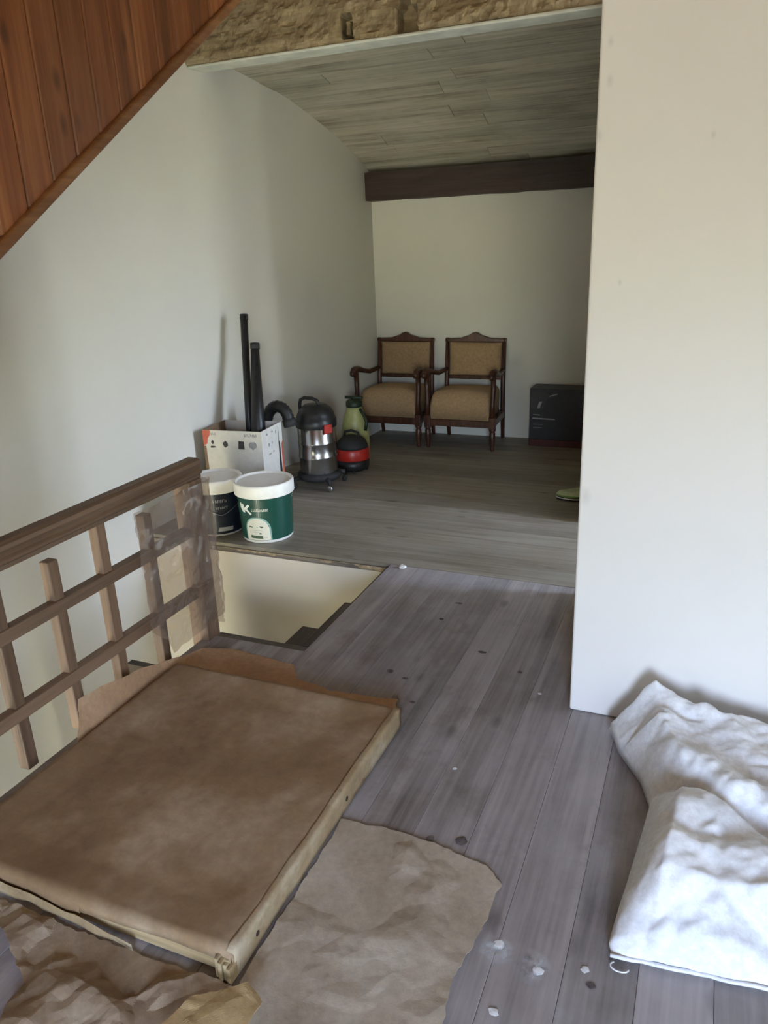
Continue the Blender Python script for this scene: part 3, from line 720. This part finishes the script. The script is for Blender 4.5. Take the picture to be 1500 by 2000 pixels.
SD = lambda a, z: (w2+0.0008, a, z); SD2 = lambda a, z: (w2+0.0014, a, z)
fp = ct.children[0]; sp = ct.children[1]
flat([[(-w2, ch-0.10), (-w2+0.028, ch-0.085), (-w2+0.035, ch-0.05), (-w2+0.05, ch-0.03), (-w2+0.055, ch), (-w2, ch)]], 'red_corner', 'print_red', fp, FR)
flat([[(-w2, 0.0), (-w2+0.026, 0.0), (-w2+0.018, ch-0.10), (-w2, ch-0.10)]], 'dark_border', 'carton_kraft', fp, FR)
flat(scribble(-w2+0.058, -w2+0.095, ch-0.030, ch-0.014, 21, 5)+scribble(w2-0.115, w2-0.030, ch-0.034, ch-0.018, 22, 8), 'lettering', 'print_black', fp, FR, joined=True)
def blob(a, z, rx, rz, seed, n=12):
    r = random.Random(seed)
    return [(a+rx*math.cos(2*PI*i/n)*r.uniform(0.65, 1.1), z+rz*math.sin(2*PI*i/n)*r.uniform(0.65, 1.1)) for i in range(n)]
flat([blob(-w2+0.065, ch-0.075, 0.010, 0.016, 1), blob(-w2+0.066, ch-0.105, 0.022, 0.008, 2), blob(-w2+0.155, ch-0.085, 0.020, 0.022, 3)], 'product_picture', 'print_black', fp, FR)
flat([[(w2-0.165, ch-0.115), (w2-0.122, ch-0.115), (w2-0.122, ch-0.065), (w2-0.160, ch-0.062)]], 'product_picture', 'print_black', fp, FR)
flat([blob(w2-0.065, ch-0.090, 0.030, 0.027, 5)], 'product_picture', 'print_mid', fp, FR)
flat([blob(-d2+0.075, ch-0.035, 0.016, 0.009, 6), blob(-d2+0.15, ch-0.032, 0.014, 0.008, 7), blob(-d2+0.20, ch-0.045, 0.008, 0.014, 9), blob(-d2+0.095, ch-0.105, 0.014, 0.014, 8), blob(-d2+0.14, ch-0.10, 0.010, 0.012, 12), blob(-d2+0.10, ch-0.165, 0.022, 0.007, 10), blob(-d2+0.155, ch-0.16, 0.012, 0.007, 11)], 'pictogram', 'print_mid', sp, SD)
flat([[(d2-0.075, 0.05), (d2-0.06, 0.05), (d2-0.052, ch-0.02), (d2-0.058, ch-0.02)], [(d2-0.062, 0.10), (d2-0.035, 0.10), (d2-0.040, ch-0.14), (d2-0.058, ch-0.10)]], 'picture_edge', 'print_black', sp, SD)
flat([[(d2-0.03, 0.05), (d2-0.002, 0.05), (d2-0.002, ch-0.12), (d2-0.022, ch-0.14)]], 'red_picture', 'print_red', sp, SD2)

# wands standing in the carton
w1 = thing('vacuum_wand', 'tall thin black tube standing in the white carton', 'tube', (-2.722, 4.12, 0.008))
MB().tube([(0.02, -0.02, 0), (-0.014, 0.055, 0.50), (-0.072, 0.20, 1.14)], 0.024, 16).build('pipe', 'black_plastic', w1, smooth=True)
MB().tube([(-0.072, 0.20, 1.115), (-0.075, 0.207, 1.148)], 0.0275, 16).build('end_collar', 'black_matt', w1, smooth=True)
w2_ = thing('vacuum_wand', 'shorter thick black tube leaning in the white carton', 'tube', (-2.625, 4.07, 0.008))
MB().tube([(0.02, -0.04, 0), (0.0, 0.03, 0.46), (-0.085, 0.215, 0.955)], [0.046, 0.046, 0.026], 16).build('pipe', 'black_plastic', w2_, smooth=True)
MB().tube([(-0.083, 0.211, 0.935), (-0.088, 0.222, 0.972)], 0.0305, 16).build('end_collar', 'black_matt', w2_, smooth=True)

# ------------------------------------------------------------------ canister vacuum
vx, vy = -2.405, 4.47
va = thing('canister_vacuum', 'steel drum shop vacuum with black motor head on casters', 'vacuum cleaner', (vx, vy, 0))
r = 0.128
m = MB(); pr = [(0, 0.095), (r-0.008, 0.095), (r, 0.103), (r, 0.205), (r+0.004, 0.212), (r+0.004, 0.222), (r, 0.229), (r, 0.300), (r+0.004, 0.307), (r+0.004, 0.317), (r, 0.324), (r, 0.415), (0, 0.415)]
o = m.lathe(pr, 48).build('drum', 'steel', va, smooth=True); bevel(o, 0.001, 1)
m = MB(); o = m.lathe([(0, 0.415), (r+0.008, 0.415), (r+0.010, 0.42), (r+0.010, 0.465), (r+0.002, 0.475), (r-0.004, 0.50), (r-0.022, 0.535), (r-0.055, 0.560), (0.02, 0.566), (0, 0.566)], 48).build('motor_head', 'black_plastic', va, smooth=True)
MB().tube([(-0.095, -0.03, 0.50), (-0.098, -0.03, 0.56), (-0.088, -0.03, 0.595), (-0.06, -0.03, 0.608), (0.0, -0.03, 0.606), (0.035, -0.03, 0.592), (0.045, -0.03, 0.555)], 0.012, 10).build('carry_handle', 'black_plastic', va, smooth=True)
ca = math.atan2(-vy, -vx)
for s in (0.55, -2.6):
    a = ca+s
    M_ = Matrix.Rotation(a, 4, 'Z')
    bevel(MB().box(r+0.006, r+0.020, -0.030, 0.030, 0.385, 0.445, mat=M_).build('latch', 'red_plastic', va), 0.005)
m = MB(); m.lathe([(0, 0.06), (r+0.012, 0.06), (r+0.022, 0.07), (r+0.022, 0.095), (r+0.004, 0.105), (0, 0.10)], 40); m.build('dolly', 'black_matt', va, smooth=True)
for k in range(4):
    a = ca+0.35+k*PI/2; cxk, cyk = (r+0.055)*math.cos(a), (r+0.055)*math.sin(a)
    arm = MB().tube([((r-0.01)*math.cos(a), (r-0.01)*math.sin(a), 0.078), (cxk, cyk, 0.070), (cxk, cyk, 0.045)], [0.020, 0.014, 0.010], 8).build('caster_arm', 'black_matt', va, smooth=True)
    m = MB(); m.lathe([(0, -0.010), (0.018, -0.010), (0.021, -0.007), (0.021, 0.007), (0.018, 0.010), (0, 0.010)], 18, mat=Matrix.Translation((cxk, cyk, 0.0215)) @ Matrix.Rotation(a+0.6, 4, 'Z') @ Matrix.Rotation(PI/2, 4, 'X'))
    m.build('caster_wheel', 'steel_wire' if k % 2 == 0 else 'black_matt', va, smooth=True)
# hose looping over the carton
hs = thing('vacuum_hose', 'black ribbed hose looping from the carton to the steel vacuum', 'hose', (-2.57, 4.32, 0.45))
path = [Vector((-2.69, 4.285, 0.04)), Vector((-2.69, 4.285, 0.30)), Vector((-2.665, 4.285, 0.50)), Vector((-2.60, 4.285, 0.575)), Vector((-2.53, 4.285, 0.555)), Vector((-2.49, 4.275, 0.47))]
pts = []
for i in range(len(path)-1):
    p0, p1, p2, p3 = path[max(0, i-1)], path[i], path[i+1], path[min(len(path)-1, i+2)]
    for q in range(8):
        t_ = q/8; pts.append(0.5*((2*p1)+(-p0+p2)*t_+(2*p0-5*p1+4*p2-p3)*t_*t_+(-p0+3*p1-3*p2+p3)*t_**3))
MB().tube([p-Vector((-2.57, 4.32, 0.45)) for p in pts], [0.035 if i % 2 else 0.040 for i in range(len(pts))], 12).build('hose_tube', 'black_plastic', hs, smooth=True)
MB().tube([(0.070, -0.043, 0.050), (0.082, -0.045, 0.0)], 0.044, 14).build('hose_cuff', 'black_matt', hs, smooth=True)

# small red vacuum
rx, ry_ = -2.335, 4.86
rv = thing('compact_vacuum', 'small black vacuum with a broad red band beside the steel drum', 'vacuum cleaner', (rx, ry_, 0))
m = MB(); m.lathe([(0, 0.015), (0.10, 0.015), (0.118, 0.03), (0.122, 0.095), (0, 0.095)], 36); m.build('base', 'black_plastic', rv, smooth=True)
m = MB(); m.lathe([(0, 0.095), (0.124, 0.095), (0.126, 0.10), (0.122, 0.170), (0.118, 0.175), (0, 0.175)], 36); m.build('red_band', 'red_plastic', rv, smooth=True)
m = MB(); m.lathe([(0, 0.175), (0.116, 0.175), (0.114, 0.19), (0.10, 0.225), (0.07, 0.25), (0.03, 0.262), (0, 0.263)], 36); m.build('lid', 'black_matt', rv, smooth=True)
MB().tube([(-0.06, 0, 0.24), (-0.05, 0, 0.285), (0, 0, 0.297), (0.05, 0, 0.285), (0.06, 0, 0.24)], 0.010, 8).build('carry_handle', 'black_matt', rv, smooth=True)
for k in range(4):
    a = k*PI/2+0.5; m = MB(); m.lathe([(0, -0.008), (0.014, -0.008), (0.015, 0), (0.014, 0.008), (0, 0.008)], 14, mat=Matrix.Translation((0.095*math.cos(a), 0.095*math.sin(a), 0.0152)) @ Matrix.Rotation(a, 4, 'Z') @ Matrix.Rotation(PI/2, 4, 'X'))
    m.build('wheel', 'black_matt', rv, smooth=True)

# garden sprayer
sx_, sy_ = -2.425, 5.12
sp_ = thing('garden_sprayer', 'pale yellow-green pressure sprayer tank with dark green cap', 'sprayer', (sx_, sy_, 0))
m = MB(); m.lathe([(0, 0.0), (0.085, 0.0), (0.100, 0.012), (0.105, 0.05), (0.104, 0.20), (0.096, 0.28), (0.080, 0.345), (0.062, 0.39), (0.055, 0.42), (0, 0.42)], 36); m.build('tank', 'sprayer_tank', sp_, smooth=True)
m = MB(); m.lathe([(0, 0.415), (0.060, 0.415), (0.062, 0.425), (0.060, 0.455), (0.045, 0.465), (0.018, 0.468), (0, 0.468)], 28); m.build('cap', 'sprayer_green', sp_, smooth=True)
MB().tube([(-0.07, 0, 0.482), (0.07, 0, 0.482)], 0.011, 10).build('pump_handle', 'sprayer_green', sp_, smooth=True)
MB().tube([(0, 0, 0.46), (0, 0, 0.485)], 0.012, 10).build('pump_rod', 'sprayer_green', sp_, smooth=True)
MB().tube([(0.055, -0.02, 0.40), (0.095, -0.04, 0.36), (0.118, -0.05, 0.31), (0.110, -0.06, 0.25)], 0.012, 10).build('spray_hose', 'sprayer_green', sp_, smooth=True)
# dark tool bag between the vacuum and the sprayer
tb = thing('tool_bag', 'dark grey-green slumped tool bag between steel vacuum and sprayer', 'bag', (-2.575, 4.90, 0))
m = MB()
def tbf(u, v):
    a = 2*PI*u; s = [0.85, 1.0, 1.02, 0.98, 0.85, 0.5, 0.0][int(round(v*6))]; z = [0.0, 0.05, 0.15, 0.28, 0.37, 0.41, 0.42][int(round(v*6))]
    return (0.075*s*math.cos(a), 0.125*s*math.sin(a), z+0.012*fb(a, z*5))
g = m.grid(tbf, 20, 6); bmesh.ops.remove_doubles(m.b, verts=m.b.verts[:], dist=0.003); m.b.faces.new([v for v in m.b.verts if v.co.z < 0.02][:0] or [g_[0] for g_ in g[:-1] if g_[0].is_valid]) if False else None
o = m.build('bag_body', 'sprayer_green', tb, smooth=True)
MB().tube([(-0.02, -0.06, 0.38), (-0.02, -0.04, 0.45), (-0.02, 0.04, 0.45), (-0.02, 0.06, 0.38)], 0.009, 8).build('bag_handle', 'black_matt', tb, smooth=True)

# ------------------------------------------------------------------ armchairs
def make_chair(label):
    t = thing('armchair', label, 'armchair', (0, 0, 0))
    # local frame: +Y is the back, origin on the floor between the legs
    yb, yf = 0.20, -0.215; hw, fw = 0.236, 0.262
    for s in (-1, 1):
        m = MB(); m.tube([(s*hw*0.98, yb+0.03, 0), (s*hw, yb, 0.22), (s*hw, yb, 0.45), (s*hw, yb+0.035, 0.805)], [0.016, 0.019, 0.020, 0.017], 8)
        m.build('back_leg', 'chair_wood', t, smooth=True)
        m = MB()                                              # turned front leg with a squared head, carried up as arm post
        m.lathe([(0, 0), (0.013, 0), (0.016, 0.015), (0.014, 0.03), (0.019, 0.05), (0.022, 0.09), (0.024, 0.14), (0.018, 0.15), (0.026, 0.16), (0.026, 0.175), (0, 0.175)], 14, s*fw, yf)
        m.build('front_leg', 'chair_wood', t, smooth=True)
        bevel(MB().box(s*fw-0.024, s*fw+0.024, yf-0.024, yf+0.024, 0.172, 0.262).build('leg_block', 'chair_wood', t), 0.004)
        m = MB(); m.tube([(s*fw, yf, 0.255), (s*fw, yf+0.004, 0.36), (s*(fw+0.004), yf+0.012, 0.46), (s*(fw+0.004), yf+0.01, 0.575)], [0.022, 0.017, 0.019, 0.021], 10)
        m.build('arm_post', 'chair_wood', t, smooth=True)
        m = MB(); m.tube([(s*(fw+0.006), yf-0.045, 0.580), (s*(fw+0.006), yf-0.02, 0.598), (s*(fw+0.006), yf+0.04, 0.602), (s*(fw-0.002), yf+0.14, 0.575), (s*(fw-0.014), yf+0.24, 0.552), (s*(hw+0.004), yb-0.06, 0.555), (s*hw, yb+0.012, 0.560)], [0.020, 0.029, 0.025, 0.019, 0.018, 0.018, 0.016], 10)
        m.build('armrest', 'chair_wood', t, smooth=True)
        m = MB(); m.lathe([(0, -0.018), (0.024, -0.016), (0.026, 0), (0.024, 0.016), (0, 0.018)], 14, mat=Matrix.Translation((s*(fw+0.006), yf-0.045, 0.578)) @ Matrix.Rotation(PI/2, 4, 'Y'))
        m.build('arm_scroll', 'chair_wood', t, smooth=True)
    bevel(MB().box(-fw+0.022, fw-0.022, yf-0.020, yf+0.020, 0.180, 0.232).build('seat_rail', 'chair_wood', t), 0.004)
    bevel(MB().box(-hw+0.016, hw-0.016, yb-0.016, yb+0.014, 0.180, 0.232).build('seat_rail', 'chair_wood', t), 0.004)
    for s in (-1, 1):
        m = MB(); m.prism([(s*(fw-0.018), yf+0.02), (s*(fw+0.014), yf+0.02), (s*(hw+0.014), yb-0.014), (s*(hw-0.018), yb-0.014)], 0.052, axis=2, off=0.180)
        bevel(m.build('seat_rail', 'chair_wood', t), 0.003)
    # sprung seat cushion
    m = MB()
    def seat(u, v):
        # u around section across x, v front to back: rounded box
        y = lerp(yf-0.010, yb-0.022, v); w = lerp(fw-0.026, hw-0.022, v)
        a = u*2-1; x = w*max(-1, min(1, a*1.12)); e_ = max(0, abs(a)*1.12-0.86)/0.26
        ed = max(0, 1-v/0.14)
        z = 0.435 + 0.035*(1-a*a)*math.sin(PI*min(1, v*0.9+0.12)) - 0.085*min(1, e_)**2 - 0.075*ed**2.2
        return (x, y, z)
    g = m.grid(seat, 24, 18)
    bd = [g[i][0] for i in range(25)] + [g[24][j] for j in range(1, 19)] + [g[i][18] for i in range(23, -1, -1)] + [g[0][j] for j in range(17, 0, -1)]
    low = [m.b.verts.new((v.co.x*0.99, v.co.y*0.995, 0.234)) for v in bd]
    for i in range(len(bd)): m.b.faces.new((bd[i], bd[(i+1) % len(bd)], low[(i+1) % len(bd)], low[i]))
    m.b.faces.new(low); m.build('seat_cushion', 'upholstery', t, smooth=True)
    # back: rails, crest and padded panel
    bevel(MB().box(-hw+0.015, hw-0.015, yb+0.002, yb+0.030, 0.478, 0.508).build('back_rail', 'chair_wood', t), 0.004)
    cr_ = [(-hw-0.016, 0.775), (hw+0.016, 0.775), (hw+0.018, 0.800), (hw*0.80, 0.803), (hw*0.52, 0.806), (hw*0.34, 0.820), (hw*0.20, 0.828), (hw*0.11, 0.845), (0, 0.852), (-hw*0.11, 0.845), (-hw*0.20, 0.828), (-hw*0.34, 0.820), (-hw*0.52, 0.806), (-hw*0.80, 0.803), (-hw-0.018, 0.800)]
    m = MB(); m.prism(cr_, 0.032, axis=1, off=yb+0.018); bevel(m.build('crest_rail', 'chair_wood', t), 0.005)
    m = MB()
    def bp(u, v):
        a, b_ = u*2-1, v*2-1; z = lerp(0.508, 0.774, v); y = lerp(yb+0.012, yb+0.032, v)
        X_ = min(abs(abs(a)-abs(b_))/0.10, 1)                  # faint diagonal seams
        pad = 0.026*(1-a**6)*(1-b_**6) - 0.003*(1-X_)
        return (a*(hw-0.020), y-0.004-pad, z)
    m.grid(bp, 32, 28); o = m.build('back_panel', 'upholstery', t, smooth=True); solid(o, 0.012, -1)
    return t
ca_ = make_chair('carved armchair with worn tan seat beside the dark box')
ca_.location = (-1.768, 5.845, 0); ca_.rotation_euler = (0, 0, 0.0)
cb_ = copy_tree(ca_); cb_.location = (-2.368, 5.835, 0); cb_['label'] = 'carved armchair with worn tan seat between the long plaster wall and the other armchair'
cb_['group'] = 'pair of old armchairs'; ca_['group'] = 'pair of old armchairs'

# ------------------------------------------------------------------ dark box
dx = thing('dark_carton', 'black printed cardboard box with maroon base against the far wall', 'box', (-1.00, 5.97, 0))
bevel(MB().box(-0.272, 0.28, -0.105, 0.105, 0.055, 0.452).build('box_body', 'box_dark', dx), 0.003)
bevel(MB().box(-0.275, 0.283, -0.108, 0.108, 0.0, 0.055).build('base_band', 'box_maroon', dx), 0.002)
flat([[(-0.250, 0.215), (-0.075, 0.213), (-0.075, 0.222), (-0.250, 0.226)], [(-0.245, 0.245), (-0.19, 0.244), (-0.19, 0.251), (-0.245, 0.252)]]+scribble(-0.24, -0.16, 0.170, 0.178, 31, 10)+scribble(-0.24, -0.17, 0.145, 0.152, 32, 9), 'lettering', 'print_mid', dx, lambda a, z: (a, -0.1062, z), joined=True)
flat([[(-0.265, 0.30), (-0.17, 0.29), (-0.14, 0.37), (-0.07, 0.40), (-0.16, 0.425), (-0.262, 0.43)]], 'picture', 'print_black', dx, lambda a, z: (a, -0.1060, z))
flat([[(-0.12, 0.392), (-0.06, 0.412), (-0.062, 0.418), (-0.125, 0.399)], [(-0.215, 0.30), (-0.195, 0.30), (-0.175, 0.355), (-0.20, 0.35)]], 'picture_mark', 'print_grey', dx, lambda a, z: (a, -0.1065, z))  # grey shapes printed over the dark picture

# ------------------------------------------------------------------ trainer peeping out behind the partition
sh = thing('trainer_shoe', 'pale green trainer with dark sole by the partition corner', 'shoe', (-0.672, 4.62, 0), 0.0)
def outline(t_, k=1.0):
    L = 0.15
    x = -L*math.cos(t_); w = (0.048 if x < 0 else 0.040)
    return x*k, w*math.sin(t_)*(1.0+0.15*math.cos(t_))*k
pts2 = [outline(2*PI*i/32) for i in range(32)]
m = MB(); m.prism([(x, y) for x, y in pts2], 0.022, axis=2, off=0.0); bevel(m.build('sole', 'black_matt', sh), 0.004)
m = MB(); m.prism([(x*1.02, y*1.04) for x, y in pts2], 0.006, axis=2, off=0.012); m.build('sole_line', 'print_white', sh)
m = MB(); m.prism([(x*1.01, y*1.02) for x, y in pts2], 0.012, axis=2, off=0.022); bevel(m.build('rim', 'shoe_rim', sh), 0.003)
m = MB()
def up(u, v):
    a = 2*PI*u; x, y = outline(a); s = 1-v*0.55
    top = 0.055 if x < -0.04 else lerp(0.055, 0.10, min(1, (x+0.04)/0.10))
    return (x*(1-0.18*v), y*s*0.98, lerp(0.033, top, math.sin(v*PI/2)))
g = m.grid(up, 32, 6); m.b.faces.new([g[i][6] for i in range(32)])
bmesh.ops.remove_doubles(m.b, verts=m.b.verts[:], dist=0.0005)
m.build('upper', 'shoe_upper', sh, smooth=True)

# ------------------------------------------------------------------ knots in the near boards
def knot(x, y, a, b_, seed):
    m = MB(); n = 20
    c0 = m.b.verts.new((0, 0, 0.0002)); rings = []
    for k, rr in enumerate((0.45, 0.75, 1.0)):
        rings.append([m.b.verts.new((a*rr*(1+0.25*fb(math.cos(q)*1.2, math.sin(q)*1.2, seed))*math.cos(q), b_*rr*(1+0.25*fb(math.cos(q)*1.2, math.sin(q)*1.2, seed))*math.sin(q), 0.0003 if k < 2 else 0.0)) for q in [2*PI*i/n for i in range(n)]])
    for i in range(n):
        m.b.faces.new((c0, rings[0][i], rings[0][(i+1) % n]))
        for r0_, r1_ in zip(rings, rings[1:]): m.b.faces.new((r0_[i], r1_[i], r1_[(i+1) % n], r0_[(i+1) % n]))
    m.build('wood_knot', 'knot', floor, loc=(x, y, 0.0006))
plain('knot', (0.115, 0.095, 0.095), 0.6, var=0.6, sc=60, bs=0.3)
for i, (x, y, a, b_) in enumerate(((-0.592, 1.59, 0.011, 0.012), (-0.509, 1.614, 0.016, 0.015), (-0.80, 1.575, 0.012, 0.010), (-0.735, 2.62, 0.018, 0.009), (-0.56, 2.52, 0.010, 0.008), (-1.03, 2.37, 0.014, 0.013), (-0.955, 2.34, 0.012, 0.008), (-0.875, 2.20, 0.012, 0.008), (-0.955, 3.01, 0.018, 0.008), (-0.98, 2.84, 0.011, 0.009), (-0.262, 1.318, 0.007, 0.006), (-0.118, 1.30, 0.010, 0.008))):
    knot(x, y, a, b_, i*2.3)

# ------------------------------------------------------------------ debris
m, t, b = newmat('dust_smear')
_, v = coords(t, True, (28, 28, 28)); n_ = N(t, 'ShaderNodeTexNoise', Scale=1.0, Detail=6.0, Roughness=0.7); t.links.new(v, n_.inputs['Vector'])
tc_ = N(t, 'ShaderNodeTexCoord'); ln = N(t, 'ShaderNodeVectorMath', operation='LENGTH'); t.links.new(tc_.outputs['Object'], ln.inputs[0])
fa = ramp(t, [(0.0, (1, 1, 1)), (0.025, (0.6,)*3), (0.050, (0, 0, 0))], ln.outputs['Value']).outputs[0]
nr = ramp(t, [(0.38, (0, 0, 0)), (0.66, (0.8,)*3)], n_.outputs['Fac']).outputs[0]
mu = N(t, 'ShaderNodeMath', operation='MULTIPLY'); t.links.new(nr, mu.inputs[0]); t.links.new(fa, mu.inputs[1]); al = mu.outputs[0]
t.links.new(al, b.inputs['Alpha']); b.inputs['Base Color'].default_value = (0.80, 0.84, 0.88, 1); b.inputs['Roughness'].default_value = 0.9
def smear(x, y, rx_, ry__, seed, label):
    m = MB(); n = 28
    ring_ = [m.b.verts.new((rx_*(1+0.3*fb(math.cos(q), math.sin(q), seed))*math.cos(q), ry__*(1+0.3*fb(math.cos(q), math.sin(q), seed))*math.sin(q), 0)) for q in [2*PI*i/n for i in range(n)]]
    c0 = m.b.verts.new((0, 0, 0.0006))
    for i in range(n): m.b.faces.new((c0, ring_[i], ring_[(i+1) % n]))
    o = m.build('plaster_dust', 'dust_smear', None, loc=(x, y, 0.0012)); o['kind'] = 'stuff'; tag(o, label, 'dust')
smear(-0.335, 1.315, 0.075, 0.075, 1.0, 'white plaster dust smeared beside the grey-beige paper sheet')
smear(-0.245, 1.30, 0.075, 0.075, 2.0, 'small patch of white plaster dust around a crumb and dark knot')
def chip(x, y, s, seed, label, mat='dust_white', h=0.09):
    m = MB(); bmesh.ops.create_icosphere(m.b, subdivisions=2, radius=s)
    for v in m.b.verts:
        f = 1+0.45*fb(v.co.x/s*1.3+seed, v.co.y/s*1.3, v.co.z/s*1.3)
        v.co = Vector((v.co.x*f, v.co.y*f, max(-s*h*0.5, v.co.z*h*f)))
    tag(m.build('plaster_chip', mat, None, loc=(x, y, s*h*0.5+0.0005)), label, 'debris', 'plaster crumbs on the floorboards')
for i, (x, y, s, lb_) in enumerate(((-0.330, 1.33, 0.012, 'white plaster crumb in the dust beside the grey-beige paper'), (-0.232, 1.295, 0.012, 'white plaster crumb next to a dark knot, between paper and sack'),
        (-0.300, 1.165, 0.010, 'flat white crumb on the boards beside the paper scrap end'), (-0.135, 1.335, 0.009, 'thin white curl of plaster near the sack hem'),
        (-0.46, 2.40, 0.007, 'pale fleck on the boards near the partition corner'), (-0.62, 1.90, 0.007, 'pale fleck on the boards beside the wrapped panel'))):
    chip(x, y, s, i*3.7, lb_)
chip(-1.345, 3.312, 0.018, 9.3, 'broken plaster lump at the corner of the stair opening', 'carton_white', 0.55)
